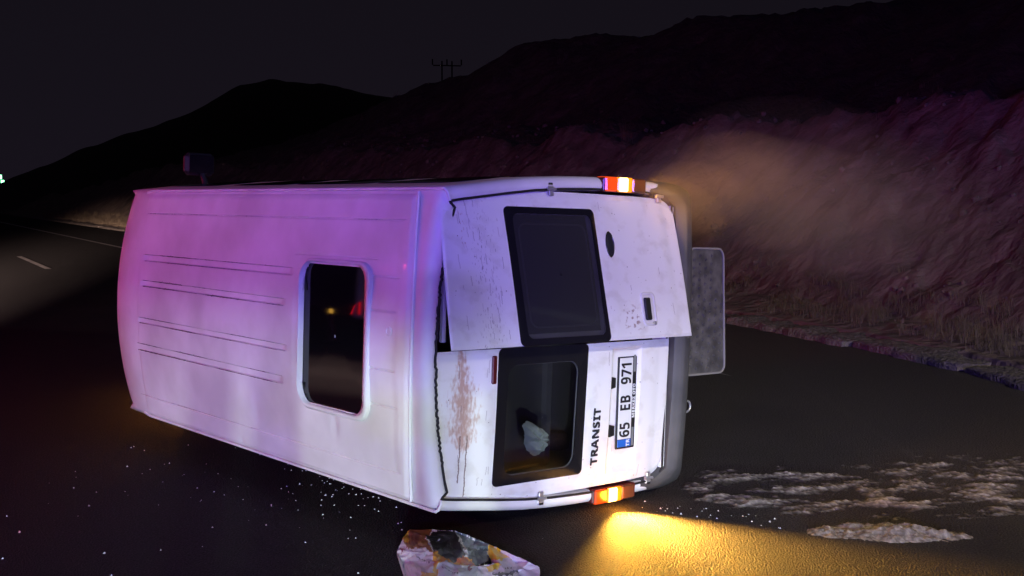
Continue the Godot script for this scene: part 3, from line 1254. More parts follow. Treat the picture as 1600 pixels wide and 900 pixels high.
func build_stones() -> void:
	var g := Geo.new()
	var rng := RandomNumberGenerator.new()
	rng.seed = 19
	var rows := []
	for j in 4:
		var ring := PackedVector3Array()
		for i in 6:
			var an := TAU * (i + .5 * (j % 2)) / 6
			var r: float = [.28, .52, .46, .2][j] * rng.randf_range(.75, 1.2)
			ring.append(Vector3(r * cos(an), [-.3, -.05, .22, .38][j] + rng.randf_range(-.05, .05), r * sin(an) * .8))
		rows.append(ring)
	for j in 3:
		for i in 6:
			g.quad(rows[j][i], rows[j][(i + 1) % 6], rows[j + 1][(i + 1) % 6], rows[j + 1][i])
	g.fan(rows[3])
	var mm := MultiMesh.new()
	mm.transform_format = MultiMesh.TRANSFORM_3D
	mm.mesh = g.mesh()
	var xs := []
	for i in 2600:
		var s := 3.0 + 45.0 * pow(rng.randf(), 1.3)
		var d := .5 + 7.0 * pow(rng.randf(), .8)
		if HILL.get_noise_2d(s * 14 + 40, d * 30) < -.05:
			continue
		var k := kerb_o(s)
		var size := .035 + .16 * pow(rng.randf(), 4.0)
		xs.append(Transform3D(Basis.from_euler(Vector3(rng.randf() * TAU, rng.randf() * TAU, rng.randf() * TAU)).scaled(Vector3.ONE * size), road_to_world(s, k + .25 + d, hill_h(s, k + d) + size * .1)))
	mm.instance_count = xs.size()
	for i in xs.size():
		mm.set_instance_transform(i, xs[i])
	var o := MultiMeshInstance3D.new()
	o.multimesh = mm
	o.material_override = M.soil
	o.name = "loose_stones"
	o.set_meta("kind", "stuff")
	o.set_meta("label", "loose stones strewn over the cut slope")
	o.set_meta("category", "stones")
	add_child(o, true)

func build_spill() -> void:
	# soil thrown over the asphalt
	var a := FastNoiseLite.new()
	a.seed = 31
	a.frequency = 1.5
	a.fractal_octaves = 4
	var b := FastNoiseLite.new()
	b.seed = 32
	b.frequency = 14.0
	b.fractal_octaves = 3
	var field := func(x: float, z: float) -> float:
		var e := -9.0
		for q in [[1.75, -7.15, .75, .38], [2.05, -6.65, .55, .25], [3.25, -7.35, .9, .5], [3.2, -6.7, .75, .36], [2.6, -6.95, .6, .22], [1.45, -6.75, .35, .2]]:
			e = maxf(e, 1.0 - pow((x - q[0]) / q[2], 2) - pow((z - q[1]) / q[3], 2))
		return e
	var g := Geo.new()
	var nx := 300
	var nz := 190
	var x0 := .9
	var z0 := -8.0
	var st := .0105
	var rows := []
	var cols := []
	var hs := []
	for j in nz:
		var cl := PackedColorArray()
		var row := PackedVector3Array()
		var hr := PackedFloat32Array()
		for i in nx:
			var x := x0 + i * st
			var z := z0 + j * st
			var e: float = field.call(x, z)
			var h := -1.0
			if e > -.9:
				var n := a.get_noise_2d(x * 1.6 + z * .5, z * 2.6)
				var c := b.get_noise_2d(x, z)
				h = .012 * minf(e, .6) + .024 * n + .011 * c + .008 * b.get_noise_2d(x * 4.2, z * 4.2) - .005
			hr.append(h)
			var pale := smooth(-.001, .022, h) * (.55 + .9 * clampf(.5 + b.get_noise_2d(x * 2.6 + 7, z * 5.0), 0, 1))
			cl.append(Color(.10, .092, .085).lerp(Color(1, 1, 1), clampf(pale, 0, 1)))
			row.append(Vector3(x, minf(maxf(h, -.006), .06), z))
		rows.append(row)
		hs.append(hr)
		cols.append(cl)
	g.grid(rows, false, [], func(r: int, c: int) -> bool: return hs[r][c] < -.004 and hs[r + 1][c] < -.004 and hs[r][c + 1] < -.004 and hs[r + 1][c + 1] < -.004, cols)
	var sp := part("spilled_soil", g, M.spill, self)
	sp.set_meta("kind", "stuff")
	tag(sp, "pale loose soil spilled in patches over the asphalt", "soil")
	# one heap close to the camera
	g = Geo.new()
	rows = []
	for j in 60:
		var row := PackedVector3Array()
		for i in 110:
			var u := i / 109.0 * 2 - 1
			var w := j / 59.0 * 2 - 1
			var p := Vector2(u * .46, w * .17)
			var e := 1.0 - u * u - w * w
			var h := .040 * clampf(e, -.3, 1) + .018 * b.get_noise_2d(p.x * .7 + 5, p.y * .7) * smooth(-.2, .5, e) + .009 * b.get_noise_2d(p.x * 4, p.y * 4 + 3) * smooth(-.3, .2, e) + .04 * a.get_noise_2d(p.x * 2.0, p.y * 3 + 4) * smooth(-.2, .5, e) - .005
			row.append(Vector3(p.x, h, p.y))
		rows.append(row)
	g.grid(rows)
	var heap := part("soil_heap", g, M.spill_light, self)
	heap.position = Vector3(2.02, -.004, -6.06)
	heap.rotation.y = -.12
	tag(heap, "low pale soil heap lying apart nearest the camera", "soil heap")
	# crumbs of glass and stone
	var mm := MultiMesh.new()
	mm.transform_format = MultiMesh.TRANSFORM_3D
	var ch := Geo.new()
	ch.tri(Vector3(-.5, 0, -.3), Vector3(.5, 0, -.2), Vector3(.1, .6, .1))
	ch.tri(Vector3(.5, 0, -.2), Vector3(0, 0, .5), Vector3(.1, .6, .1))
	ch.tri(Vector3(0, 0, .5), Vector3(-.5, 0, -.3), Vector3(.1, .6, .1))
	mm.mesh = ch.mesh()
	var rng := RandomNumberGenerator.new()
	rng.seed = 5
	var xs := []
	for i in 290:
		var x: float
		var z: float
		if i < 150:
			x = rng.randfn(-1.0, .42)
			z = rng.randfn(-7.1, .38)
		elif i < 185:
			x = rng.randf_range(.75, 1.5)
			z = -6.62 + .515 * (x - .58) - .22 * rng.randf()
		else:
			x = rng.randf_range(-3.0, 1.2)
			z = rng.randf_range(-8.5, -5.2)
			if x > .2:
				x -= 1.4
		var k := rng.randf_range(.004, .013) * (1.35 if rng.randf() < .12 else 1.0)
		xs.append(Transform3D(Basis(Vector3.UP, rng.randf() * TAU).scaled(Vector3.ONE * k), Vector3(x, .001, z)))
	mm.instance_count = xs.size()
	for i in xs.size():
		mm.set_instance_transform(i, xs[i])
	var o := MultiMeshInstance3D.new()
	o.multimesh = mm
	o.material_override = M.crumb
	o.name = "glass_crumbs"
	o.set_meta("kind", "stuff")
	o.set_meta("label", "pale crumbs of broken glass scattered on the asphalt")
	o.set_meta("category", "debris")
	add_child(o, true)

func build_bag() -> void:
	# printed sack dropped in stiff folds: a creased sheet (x, height, z, place on the print)
	var pts := [
		[-0.548, 0.040, -6.006, 0.119, 0.194], [-0.304, 0.055, -5.937, 0.400, 0.212], [-0.124, 0.035, -5.769, 0.609, 0.443], [0.020, 0.008, -5.632, 0.784, 0.677], [-0.108, 0.012, -5.584, 0.625, 0.715],
		[-0.168, 0.030, -5.432, 0.544, 0.825], [-0.569, 0.035, -5.881, 0.081, 0.330], [-0.584, 0.020, -5.691, 0.041, 0.573], [-0.537, 0.012, -5.541, 0.081, 0.764], [-0.459, 0.012, -5.057, 0.125, 1.354],
		[-0.395, 0.060, -5.565, 0.263, 0.573], [-0.356, 0.050, -5.424, 0.300, 0.764], [-0.279, 0.045, -5.424, 0.400, 0.781], [-0.097, 0.020, -5.035, 0.625, 1.354], [-0.056, 0.040, -5.439, 0.688, 0.781],
		[0.084, 0.045, -5.442, 0.869, 0.760], [0.132, 0.035, -5.394, 0.931, 0.851], [0.131, 0.010, -5.063, 0.941, 1.354], [-0.247, 0.050, -5.596, 0.450, 0.573], [-0.447, 0.055, -5.798, 0.219, 0.347],
		[-0.190, 0.035, -5.677, 0.525, 0.538], [-0.496, 0.050, -5.645, 0.144, 0.521], [-0.442, 0.035, -5.470, 0.194, 0.764], [-0.343, 0.030, -5.007, 0.281, 1.354], [-0.213, 0.030, -5.007, 0.463, 1.354],
		[0.021, 0.015, -5.380, 0.787, 0.938], [-0.202, 0.030, -5.880, 0.519, 0.347], [-0.337, 0.040, -5.761, 0.350, 0.434], [-0.246, 0.050, -5.247, 0.431, 0.972], [-0.017, 0.040, -5.220, 0.738, 1.042],
		[-0.424, 0.045, -5.177, 0.188, 1.076]]
	var flat := PackedVector2Array()
	for p in pts:
		flat.append(Vector2(p[3] * 1600.0, p[4] * 576.0))
	var tris := Geometry2D.triangulate_delaunay(flat)
	var f := FastNoiseLite.new()
	f.seed = 9
	f.frequency = 7.0
	f.fractal_octaves = 3
	var g := Geo.new()
	var n := 9
	var notch := PackedVector2Array([Vector2(1255, 390), Vector2(1000, 412), Vector2(870, 475), Vector2(1100, 450), Vector2(1390, 438)])
	var rim := {}
	for t in range(0, tris.size(), 3):
		if Geometry2D.is_point_in_polygon((flat[tris[t]] + flat[tris[t + 1]] + flat[tris[t + 2]]) / 3.0, notch):
			continue
		for k in 3:
			var e := [mini(tris[t + k], tris[t + (k + 1) % 3]), maxi(tris[t + k], tris[t + (k + 1) % 3])]
			rim[e] = rim.get(e, 0) + 1
		var a: Array = pts[tris[t]]
		var b: Array = pts[tris[t + 1]]
		var c: Array = pts[tris[t + 2]]
		var where := func(i: int, j: int) -> Array:
			var u := float(i) / n
			var v := float(j) / n
			var w := 1.0 - u - v
			var q := []
			for m in 5:
				q.append(a[m] * w + b[m] * u + c[m] * v)
			return q
		var id := {}
		for i in n + 1:
			for j in n + 1 - i:
				var q: Array = where.call(i, j)
				var h: float = q[1] + .011 * f.get_noise_2d(q[0] * 1.9 + q[2], q[2] * 2.4 - q[0]) + .004 * f.get_noise_2d(q[0] * 5, q[2] * 5)
				id[i * 100 + j] = g.vert(Vector3(q[0] + .006 * f.get_noise_2d(q[2] * 3, q[0] * 3), maxf(h, .003), q[2]), Vector2(q[3], q[4] * .72))
		for i in n:
			for j in n - i:
				g.idx.append_array([id[i * 100 + j], id[(i + 1) * 100 + j], id[i * 100 + j + 1]])
				if j < n - i - 1:
					g.idx.append_array([id[(i + 1) * 100 + j], id[(i + 1) * 100 + j + 1], id[i * 100 + j + 1]])
	# the open edges fold down to the road
	for e in rim:
		if rim[e] == 1:
			var a: Array = pts[e[0]]
			var b: Array = pts[e[1]]
			var i := g.vert(Vector3(a[0], a[1], a[2]), Vector2(a[3], a[4] * .72))
			g.vert(Vector3(b[0], b[1], b[2]), Vector2(b[3], b[4] * .72))
			g.vert(Vector3(b[0], .002, b[2]), Vector2(b[3], b[4] * .72))
			g.vert(Vector3(a[0], .002, a[2]), Vector2(a[3], a[4] * .72))
			g.idx.append_array([i, i + 1, i + 2, i, i + 2, i + 3])
	var bag := part("printed_sack", g, M.sack, self)
	tag(bag, "crumpled printed plastic sack in yellow, white and black on the asphalt", "sack")

func sack_texture() -> ImageTexture:
	# the print: patches of colour, each an outline on the sheet
	var w := 800
	var h := 400
	var im := Image.create(w, h, false, Image.FORMAT_RGB8)
	var n := FastNoiseLite.new()
	n.seed = 21
	n.frequency = .03
	n.fractal_octaves = 3
	var shapes := [
		[Color(.93, .93, .92), [0, 0, 1600, 0, 1600, 820, 0, 820]],
		[Color(.62, .40, .22), [120, 100, 420, 100, 350, 200, 430, 330, 200, 330, 130, 250]],
		[Color(.80, .62, .14), [130, 110, 190, 110, 180, 240, 130, 230]],
		[Color(.50, .22, .20), [195, 140, 290, 140, 270, 260, 200, 280]],
		[Color(.86, .85, .86), [190, 300, 330, 290, 425, 340, 430, 545, 300, 545, 200, 430]],
		[Color(.92, .66, .10), [430, 330, 560, 340, 760, 380, 870, 475, 640, 470, 470, 440, 460, 780, 280, 780, 310, 545, 425, 545]],
		[Color(.80, .38, .14), [640, 420, 740, 370, 850, 470, 760, 470]],
		[Color(.11, .085, .11), [355, 175, 480, 118, 640, 118, 755, 370, 620, 440, 450, 330]],
		[Color(.40, .46, .48), [640, 118, 980, 250, 965, 300, 1000, 420, 870, 475]],
		[Color(.20, .23, .25), [760, 380, 900, 300, 960, 310, 1000, 420, 870, 475]],
		[Color(.58, .63, .65), [720, 260, 790, 190, 890, 310, 850, 340]],
		[Color(.98, .84, .10), [985, 255, 1260, 395, 1000, 415, 965, 300]],
		[Color(.80, .81, .84), [480, 430, 560, 425, 760, 500, 880, 490, 840, 820, 520, 820, 470, 500]],
		[Color(.93, .94, .94), [870, 480, 1400, 440, 1500, 480, 1510, 820, 1010, 820]],
		[Color(.98, .84, .12), [960, 490, 1100, 450, 1080, 490, 1000, 535]],
		[Color(.16, .18, .22), [1010, 550, 1290, 530, 1250, 555, 1100, 590]],
		[Color(.62, .18, .30), [770, 470, 810, 450, 800, 510, 780, 510]],
		[Color(.62, .20, .36), [90, 290, 150, 310, 110, 360]]]
	var polys := []
	for q in shapes:
		var pl := PackedVector2Array()
		for k in range(0, q[1].size(), 2):
			pl.append(Vector2(q[1][k], q[1][k + 1]))
		polys.append(pl)
	for y in h:
		for x in w:
			var k := n.get_noise_2d(x, y)
			var at := Vector2(x * 2.0 + 26.0 * k, y * 2.0 + 26.0 * n.get_noise_2d(x + 500, y))
			var c := Color.WHITE
			for i in polys.size():
				if i == 0 or Geometry2D.is_point_in_polygon(at, polys[i]):
					c = shapes[i][0]
			c = c.lerp(Color(.75, .75, .75), .18 * clampf(k * 2.0, 0, 1))
			im.set_pixel(x, y, c)
	# unreadable small print
	var rng := RandomNumberGenerator.new()
	rng.seed = 2
	for line in [[130, 190, 70, .42], [258, 242, 80, .40], [230, 112, 18, -.8], [575, 246, 34, -.2]]:
		var x: float = line[0]
		while x < line[0] + line[2]:
			im.fill_rect(Rect2i(int(x), line[1] + int((x - line[0]) * line[3]), rng.randi_range(2, 4), rng.randi_range(6, 10)), Color(.10, .10, .14) if line[1] != 112 else Color(.8, .8, .84))
			x += rng.randi_range(4, 7)
	return ImageTexture.create_from_image(im)

# paint of a rear door: grime, mud, scratches with shapes of their own
func door_texture(left: bool) -> ImageTexture:
	var w := 512
	var h := 1024
	var im := Image.create(w, h, false, Image.FORMAT_RGB8)
	var n := FastNoiseLite.new()
	n.seed = 41 if left else 42
	n.frequency = .012
	n.fractal_octaves = 5
	var f := FastNoiseLite.new()
	f.seed = 43
	f.frequency = .09
	f.fractal_octaves = 3
	for y in h:
		var ym := 2.4 * (1.0 - y / float(h))
		for x in w:
			var xm := .9 * x / w
			var k := n.get_noise_2d(x, y)
			var c := Color(.905, .905, .90).lerp(Color(.86, .855, .84), smoothstep(.0, .6, k))
			if left:
				# mud smear that ran along the door
				var mid := 2.085 - .06 * xm + .02 * n.get_noise_2d(x * 3, 0)
				var wide := .075 * smoothstep(0.0, .3, xm) * (1.0 - smoothstep(.47, .56, xm)) + .02 * (1.0 - smoothstep(.0, .5, xm))
				var e := 1.0 - absf(ym - mid) / maxf(wide, .001)
				var s := smoothstep(-.35, .75, e * .8 + f.get_noise_2d(x * .35, y * 1.1) * .75 + n.get_noise_2d(x * 2.2, y * 6.0) * .5 - .1) * (1.0 - smoothstep(.50, .57, xm))
				c = c.lerp(Color(.74, .60, .53), clampf(s, 0, 1) * .85)
				for d in [[2.075, .70], [2.03, .80]]:
					if absf(ym - d[0] - .006 * n.get_noise_2d(x * 2, d[0] * 900)) < .004 and xm > .45 and xm < d[1]:
						c = c.lerp(Color(.45, .38, .36), .8)
			else:
				var s2 := smoothstep(.35, .6, f.get_noise_2d(x * .35, y * 2.2)) * (1.0 - smoothstep(.02, .11, absf(ym - 2.02 - .05 * n.get_noise_2d(x, 5)))) * smoothstep(.8, .6, xm)
				c = c.lerp(Color(.42, .36, .40), clampf(s2, 0, 1) * .55)
				var s3 := smoothstep(.30, .55, f.get_noise_2d(x * .4 + 99, y * 2.0)) * (1.0 - smoothstep(.006, .022, absf(ym - 2.13))) * smoothstep(.50, .56, xm) * (1.0 - smoothstep(.68, .74, xm))
				c = c.lerp(Color(.55, .33, .30), clampf(s3, 0, 1) * .8)
				# swirl of brown marks by the window's lower corner
				var q := Vector2(xm - .12, ym - .99)
				var s4 := smoothstep(.15, .5, f.get_noise_2d(x * .5 + 40, y * .5)) * exp(-q.length_squared() / .004)
				c = c.lerp(Color(.52, .42, .40), clampf(s4 * 1.6, 0, 1) * .7)
			im.set_pixel(x, y, c)
	var rng := RandomNumberGenerator.new()
	rng.seed = 50 if left else 51
	# scratches run across the door (down, as it lies)
	for i in 24 if left else 60:
		var x := rng.randi_range(20, 480)
		var y := int((1.0 - rng.randf_range(1.86, 2.2) / 2.4) * h) if i % 3 else rng.randi_range(150, 800)
		var len_ := rng.randi_range(4, 46)
		var dark := rng.randf_range(.4, .68)
		var yy := float(y)
		for k in len_:
			yy += rng.randf_range(-.35, .35)
			if x + k < w:
				var p := Vector2i(x + k, clampi(int(yy), 0, h - 1))
				im.set_pixelv(p, im.get_pixelv(p).lerp(Color(dark, dark * .9, dark * .95), .75))
	for i in 120:
		var p := Vector2i(rng.randi_range(0, w - 3), rng.randi_range(0, h - 3))
		im.fill_rect(Rect2i(p, Vector2i(rng.randi_range(1, 3), rng.randi_range(1, 2))), Color(.35, .30, .28))
	return ImageTexture.create_from_image(im)

func materials() -> void:
	var p := mat("paint", Color(1, 1, 1), .5)
	p.albedo_texture = noise_tex(2, .004, Color(.925, .925, .92), Color(.82, .815, .80), 512, 5)
	p.clearcoat_enabled = true
	p.metallic_specular = .25
	p.clearcoat = .10
	p.clearcoat_roughness = .02
	triplanar(p, .6, false)
	for left in [true, false]:
		var d := mat("door_left" if left else "door_right", Color(1, 1, 1), .5)
		d.albedo_texture = door_texture(left)
		d.clearcoat_enabled = true
		d.clearcoat = .4
		d.clearcoat_roughness = .15
	mat("black_glass", lin(.004, .004, .005), .03)
	mat("ceramic", lin(.010, .010, .012), .12)
	var gl := mat("dark_glass", Color(.02, .022, .025, .42), .04)
	gl.transparency = BaseMaterial3D.TRANSPARENCY_ALPHA
	var du := mat("dust_sheen_glass", Color(.20, .20, .205, .80), .12)  # grey holds dust and a painted reflection of hazy sky
	du.transparency = BaseMaterial3D.TRANSPARENCY_ALPHA
	mat("seal_grey", lin(.18, .19, .19), .5)
	mat("black", lin(.006, .006, .007), .6)
	mat("grit_shade", lin(.11, .075, .09), .9)
	mat("rubber", lin(.012, .012, .012), .8)
	mat("badge_dark", lin(.02, .022, .026), .3)
	mat("hinge", lin(.55, .55, .55), .35, .7)
	mat("chrome", lin(.7, .7, .72), .12, 1.0)
	mat("trim_light", lin(.35, .36, .4), .5)
	mat("interior", lin(.06, .06, .06), .9)
	mat("seat", lin(.05, .05, .055), .9)
	mat("plate_white", lin(.72, .73, .72), .35)
	mat("plate_blue", lin(.02, .12, .50), .4)
	mat("red_dark", lin(.09, .008, .008), .3)
	glow("brake_glow", Color(1.0, .32, .09), .9)
	glow("indicator_glow", Color(1.0, .86, .46), 9.0)
	glow("amber_bright", Color(1.0, .56, .10), 1.5)
	mat("smoked_lens", lin(.12, .045, .02), .2)
	glow("amber_lens", Color(1.0, .46, .08), .7)
	var b := mat("bumper", Color(1, 1, 1), .55)
	b.albedo_texture = noise_tex(6, .01, lin(.045, .045, .046), lin(.085, .084, .08), 256, 4)
	triplanar(b, 1.2, false)
	var st := mat("step", Color(1, 1, 1), .6, .1)
	st.albedo_texture = noise_tex(16, .02, lin(.045, .043, .04), lin(.125, .12, .11), 256, 5)
	triplanar(st, 1.5, false)
	mat("step_rim", lin(.23, .22, .20), .6, .1)
	# ground
	var a := mat("asphalt", Color(1, 1, 1), .82)
	a.albedo_texture = noise_tex(9, .12, lin(.048, .046, .047), lin(.256, .245, .24), 1024, 3)
	a.vertex_color_use_as_albedo = true
	relief(a, noise_tex(10, .16, Color.WHITE, Color.BLACK, 1024, 2, FastNoiseLite.TYPE_CELLULAR, .5), 2.2)
	a.metallic_specular = .3
	triplanar(a, .55)
	var rp := mat("road_paint", Color(1, 1, 1), .6)
	rp.albedo_texture = noise_tex(14, .02, lin(.35, .34, .32), lin(.75, .74, .70), 256, 4)
	triplanar(rp, .5)
	mat("earth", lin(.05, .042, .034), 1.0)
	var so := mat("soil", Color(1, 1, 1), 1.0)
	so.albedo_texture = noise_tex(11, .008, lin(.07, .05, .038), lin(.24, .18, .14), 1024, 6)
	relief(so, noise_tex(12, .02, Color.BLACK, Color.WHITE, 1024, 5), 6.0)
	so.vertex_color_use_as_albedo = true
	triplanar(so, .16)
	mat("far_soil", lin(.035, .028, .022), 1.0)
	var k := mat("kerb", Color(1, 1, 1), .95)
	k.albedo_texture = noise_tex(13, .02, lin(.075, .066, .055), lin(.23, .205, .17), 512, 5)
	relief(k, noise_tex(18, .04, Color.BLACK, Color.WHITE, 512, 4), 2.5)
	triplanar(k, .8)
	var sp := mat("spill", Color(1, 1, 1), 1.0)
	sp.albedo_texture = noise_tex(15, .03, lin(.16, .14, .125), lin(.62, .57, .51), 512, 5)
	sp.vertex_color_use_as_albedo = true
	triplanar(sp, 1.1)
	var sl := mat("spill_light", Color(1, 1, 1), 1.0)
	sl.albedo_texture = noise_tex(17, .03, lin(.07, .06, .05), lin(.46, .42, .36), 512, 5, FastNoiseLite.TYPE_SIMPLEX_SMOOTH, .6)
	triplanar(sl, 1.3)
	mat("crumb", lin(.6, .62, .62), .25)
	var dg := mat("dry_grass", lin(.14, .115, .075), .9)
	dg.backlight_enabled = true
	dg.backlight = Color(.3, .25, .15)
	var sk := mat("sack", Color(1, 1, 1), .30)
	sk.albedo_texture = sack_texture()
	mat("timber", lin(.03, .026, .022), .9)

# ------------------------------------------------------------------ scene
func _ready() -> void:
	var cam := Camera3D.new()
	cam.name = "camera"
	add_child(cam)
	cam.position = Vector3(0, 1.8146, 0)
	cam.rotation.x = -.0796
	cam.fov = rad_to_deg(2.0 * atan(450.0 / 1791.2))
	cam.near = .05
	cam.far = 2000
	cam.current = true
	var env := Environment.new()
	env.background_mode = Environment.BG_SKY
	var sky := Sky.new()
	var sm := ProceduralSkyMaterial.new()
	sm.sky_top_color = Color8(15, 13, 18)
	sm.sky_horizon_color = Color8(22, 18, 26)
	sm.sky_curve = .2
	sm.ground_bottom_color = Color8(12, 10, 12)
	sm.ground_horizon_color = Color8(28, 22, 30)
	sky.sky_material = sm
	env.sky = sky
	env.tonemap_mode = Environment.TONE_MAPPER_LINEAR
	env.tonemap_exposure = 1.0
	env.volumetric_fog_enabled = true
	env.volumetric_fog_density = 0.0
	env.sdfgi_enabled = true
	env.ssao_enabled = true
	env.ssil_enabled = true
	var we := WorldEnvironment.new()
	we.name = "world_environment"
	we.environment = env
	add_child(we)

	DENT = FastNoiseLite.new()
	DENT.seed = 1
	DENT.frequency = .03
	HILL = FastNoiseLite.new()
	HILL.seed = 5
	HILL.frequency = .02
	HILL.fractal_octaves = 4
	GULLY = FastNoiseLite.new()
	GULLY.seed = 6
	GULLY.frequency = .02
	GULLY.fractal_octaves = 3
	materials()
	build_ground()
	build_kerb()
	build_emergency_lights()
	build_van()
	build_clutter()
	build_person()
	build_bag()
	build_spill()
	build_stones()
	build_plants()
	build_distance()
	build_dust()

func build_emergency_lights() -> void:
	glow("headlamp_glow", Color(.9, .97, 1.0), 6.0)
	glow("blue_glow", Color(.12, .16, 1.0), 6.0)
	glow("red_glow", Color(1.0, .04, .05), 6.0)
	glow("warm_glow", Color(1.0, .75, .3), 6.0)
	# van behind the camera with its headlamps dipped
	var g := Geo.new()
	var a := build_emergency_van(Vector3(.6, 0, 12.6), 0.0, "white patrol van with dipped headlamps and blue beacon, behind the camera on the right")
	for s in [1.0, -1.0]:
		part("head_lamp", lamp_block(s * .52, s * .80, .62, .80, -5.45, -5.2), M.headlamp_glow, a)
		spot(a, Vector3(s * .66, .71, -5.5), Vector3(-.07, -sin(deg_to_rad(17.2)), -cos(deg_to_rad(17.2))), Color(.93, 1.0, .97), 96.0, 20.0, .25, .05)
	g = Geo.new()
	g.box(Vector3(0, 2.37, -3.0), Vector3(1.3, .06, .3), .02)
	part("beacon_bar", g, M.black, a)
	for s in [1.0, -1.0]:
		g = Geo.new()
		g.box(Vector3(s * .4, 2.46, -3.0), Vector3(.4, .12, .22), .03)
		part("beacon_lamp", g, M.blue_glow, a)
		omni(a, Vector3(s * .4, 2.46, -3.0), Color(.50, .40, 1.0), 92.0, .1)
	# patrol van behind the camera on the left: blue beacon
	var c := build_emergency_van(Vector3(-3.4, 0, 11.0), .2, "white patrol van with blue beacon lit, behind the camera on the left")
	g = Geo.new()
	g.box(Vector3(0, 2.37, -3.0), Vector3(1.3, .06, .3), .02)
	part("beacon_bar", g, M.black, c)
	for s in [1.0, -1.0]:
		g = Geo.new()
		g.box(Vector3(s * .4, 2.46, -3.0), Vector3(.4, .12, .22), .03)
		part("beacon_lamp", g, M.blue_glow, c)
		omni(c, Vector3(s * .4, 2.46, -3.0), Color(.48, .38, 1.0), 32.0, .1)
	# headlamps added to brighten the road lines on the left
	for s in [1.0, -1.0]:
		part("head_lamp", lamp_block(s * .52, s * .80, .62, .80, -5.45, -5.2), M.headlamp_glow, c)
		spot(c, Vector3(s * .66, .71, -5.5), Vector3(-.045, -tan(deg_to_rad(5.8)), -1.0), Color(1.0, .84, .78), 17000.0, 6.8, 1.0, .05)
	# light tower added out of view as fill for the rear doors and road
	var d := base("added_light_tower", Transform3D(Basis(Vector3.UP, .55), Vector3(8.6, 0, 2.2)))
	tag(d, "added tall light tower with two fill lamps, unseen right of the camera", "light tower")
	g = Geo.new()
	g.box(Vector3(0, .55, .3), Vector3(1.1, .6, 1.7), .06)
	part("trailer_box", g, M.bumper, d)
	wheel(d, Vector3(.66, .34, .3))
	wheel(d, Vector3(-.66, .34, .3))
	g = Geo.new()
	g.tube([Vector3(0, .8, 0), Vector3(0, 3.8, 0), Vector3(0, 6.45, 0)], .06, 10, false, .035)
	g.box(Vector3(0, 6.45, 0), Vector3(1.1, .06, .06), .01)
	part("mast", g, M.hinge, d)
	for x in [.32, -.32]:
		g = Geo.new()
		g.box(Vector3(x, 6.45, -.12), Vector3(.46, .34, .12), .02)
		part("lamp_housing", g, M.black, d)
		g = Geo.new()
		g.box(Vector3(x, 6.45, -.185), Vector3(.40, .28, .02), .006)
		part("added_work_lamp", g, M.headlamp_glow, d)
		var eye := Vector3(x, 6.45, -.22)
		spot(d, eye, d.transform.basis.inverse() * (Vector3(3.6, 0, -10.0) - d.transform * eye), Color(1.0, .95, .86), 50.0, 27.0, .8, .12)
	# ambulance off to the left, tail towards the crash: tail lamps, and red beacons on a mast added to steer their highlight
	var b := build_emergency_van(Vector3(-12.5, 0, -8.4), PI / 2, "white ambulance with red beacons on an added mast, left of the crash")
	g = Geo.new()
	g.tube([Vector3(0, 2.2, -.5), Vector3(0, 2.9, -.5)], .045, 10)
	g.box(Vector3(0, 2.92, -.5), Vector3(1.3, .06, .3), .02)
	part("added_beacon_mast", g, M.black, b)
	for s in [1.0, -1.0]:
		g = Geo.new()
		g.box(Vector3(s * .4, 3.02, -.5), Vector3(.4, .13, .22), .03)
		part("beacon_lamp", g, M.red_glow, b)
		omni(b, Vector3(s * .4, 3.02, -.5), Color(1.0, .19, .38), 23.0, .1)
		part("tail_lamp", lamp_block(s * .87, s * .915, .50, .70, -.05, .03), M.red_glow, b)
		part("tail_lamp", lamp_block(s * .70, s * .725, .50, .70, -.05, .03), M.red_glow, b)
	# cone and amber lamp added to stand in for a street lamp's reflection
	var k := base("stand_in_cone", Transform3D(Basis(), Vector3(-12.5, 0, -9.7)))
	tag(k, "added cone with a small amber lamp standing in for a reflected street lamp", "traffic cone")
	g = Geo.new()
	g.box(Vector3(0, .02, 0), Vector3(.34, .04, .34), .01)
	part("foot", g, M.black, k)
	g = Geo.new()
	g.lathe([Vector2(.14, .04), Vector2(.03, .52), Vector2(.001, .53)], 20, Transform3D())
	part("cone", g, M.red_dark, k)
	g = Geo.new()
	g.lathe([Vector2(.03, .53), Vector2(.034, .55), Vector2(.034, .59), Vector2(.02, .61), Vector2(.001, .612)], 14, Transform3D())
	part("stand_in_lamp", g, M.warm_glow, k)

func build_clutter() -> void:
	# crumpled cloth lying inside, seen through the lower rear window
	var f := FastNoiseLite.new()
	f.seed = 61
	f.frequency = 5.0
	f.noise_type = FastNoiseLite.TYPE_CELLULAR
	f.cellular_return_type = FastNoiseLite.RETURN_DISTANCE
	var rows := []
	for j in 26:
		var t := 1.0 - j / 25.0
		var row := PackedVector3Array()
		for i in 72:
			var an := TAU * i / 72.0
			var lobe := 1.0 + .34 * f.get_noise_2d(cos(an) * .35 + 4, sin(an) * .35) + .10 * sin(an * 3.0 + 1.0)
			var fold := .5 + .5 * sin(an * 5.0 + 5.0 * f.get_noise_2d(cos(an) * t * .4, sin(an) * t * .4 + 7))
			var r := t * lobe
			row.append(Vector3(r * .125 * cos(an), r * .085 * sin(an), .085 * sqrt(maxf(0.0, 1.0 - t * t)) + .085 * fold * t * (1.25 - t) + .055 * f.get_noise_2d(r * cos(an) * .55, r * sin(an) * .55 + 3)))
		rows.append(row)
	var g := Geo.new()
	g.grid(rows, true)
	mat("cloth", lin(.34, .42, .35), .9)
	var van := get_node("overturned_minibus") as Node3D
	var o := part("crumpled_cloth", g, M.cloth, self)
	o.transform = van.transform * Transform3D(Basis(Vector3.BACK, .5), Vector3(-.55, 1.42, -.15))
	tag(o, "pale crumpled cloth seen through the lower rear window", "cloth")

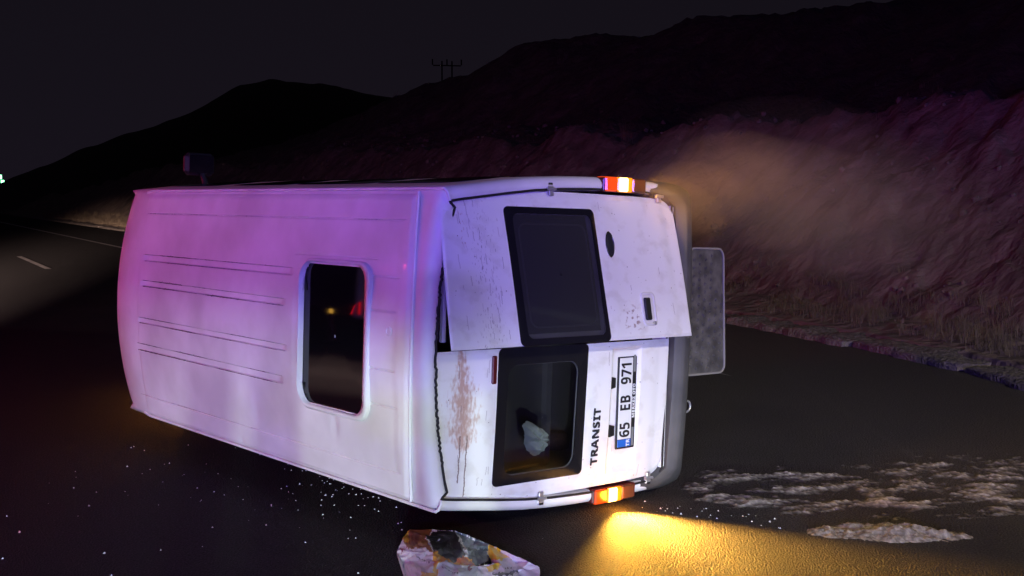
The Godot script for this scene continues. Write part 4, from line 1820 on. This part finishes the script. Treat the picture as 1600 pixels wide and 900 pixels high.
func build_dust() -> void:
	# wisps of dust that drift away behind the upper rear lamp
	var kinds := []
	for dens in [.022, .042, .085]:
		var m := FogMaterial.new()
		m.density = dens
		m.albedo = Color(.86, .78, .68)
		kinds.append(m)
	var rng := RandomNumberGenerator.new()
	rng.seed = 8
	for i in 30:
		var t := pow(rng.randf(), .8)
		var f := FogVolume.new()
		f.name = numbered("dust_haze")
		f.shape = RenderingServer.FOG_VOLUME_SHAPE_ELLIPSOID
		f.position = Vector3(.75 + 2.1 * t, 1.86 - .1 * t, -6.75 - 2.6 * t) + Vector3(rng.randfn(0, .12 + .3 * t), rng.randfn(0, .05 + .22 * t), rng.randfn(0, .12 + .35 * t))
		f.size = Vector3(.5 + 1.3 * t, .28 + .5 * t, .5 + 1.3 * t) * rng.randf_range(.7, 1.35)
		f.rotation = Vector3(0, rng.randf() * TAU, rng.randf_range(-.4, .4))
		f.material = kinds[2 if t < .3 else (1 if t < .6 else 0)]
		f.set_meta("kind", "stuff")
		f.set_meta("label", "thin dust hanging in the air behind the upper rear lamp")
		f.set_meta("category", "dust")
		f.set_meta("group", "dust in the air")
		add_child(f, true)

func build_distance() -> void:
	# pole with cross-arm on the ridge
	var p := base("power_pole", Transform3D(Basis(Vector3.UP, .2), Vector3(-11.6, 17.5, -207)))
	tag(p, "dark two-legged power pole with cross-arm on the far ridge", "power pole")
	for x in [-.9, .9]:
		var g := Geo.new()
		g.tube([Vector3(x, -3, 0), Vector3(x, 8.4, 0)], .13, 8)
		part("pole", g, M.timber, p)
	var g2 := Geo.new()
	g2.box(Vector3(0, 7.6, 0), Vector3(5.0, .2, .2), .04)
	part("cross_arm", g2, M.timber, p)
	for x in [-2.6, 0, 2.6]:
		g2 = Geo.new()
		g2.tube([Vector3(x, 7.7, 0), Vector3(x, 8.7, 0)], .13, 6)
		part("insulator", g2, M.timber, p)
	# far green-white lamps at the left edge
	glow("far_lamp_glow", Color(.55, 1.0, .75), 5.0)
	var i := 0
	for q in [[-.4475, .0135, "leftmost"], [-.4445, .017, "highest"], [-.4425, .0125, "rightmost"]]:
		var d := 420.0
		var l := base("far_lamp", Transform3D(Basis(), Vector3(q[0] * d, 0, -d)))
		tag(l, q[2] + " of the distant greenish lamps at the left end of the road", "lamp", "distant lamps beyond the road")
		var top: float = 1.8 + q[1] * d
		var g := Geo.new()
		g.tube([Vector3(0, -1, 0), Vector3(0, top - .4, 0)], .12, 6)
		part("pole", g, M.timber, l)
		g = Geo.new()
		g.box(Vector3(0, top, 0), Vector3(1.1, 1.5, .5), .1)
		part("lamp_head", g, M.far_lamp_glow, l)
		i += 1
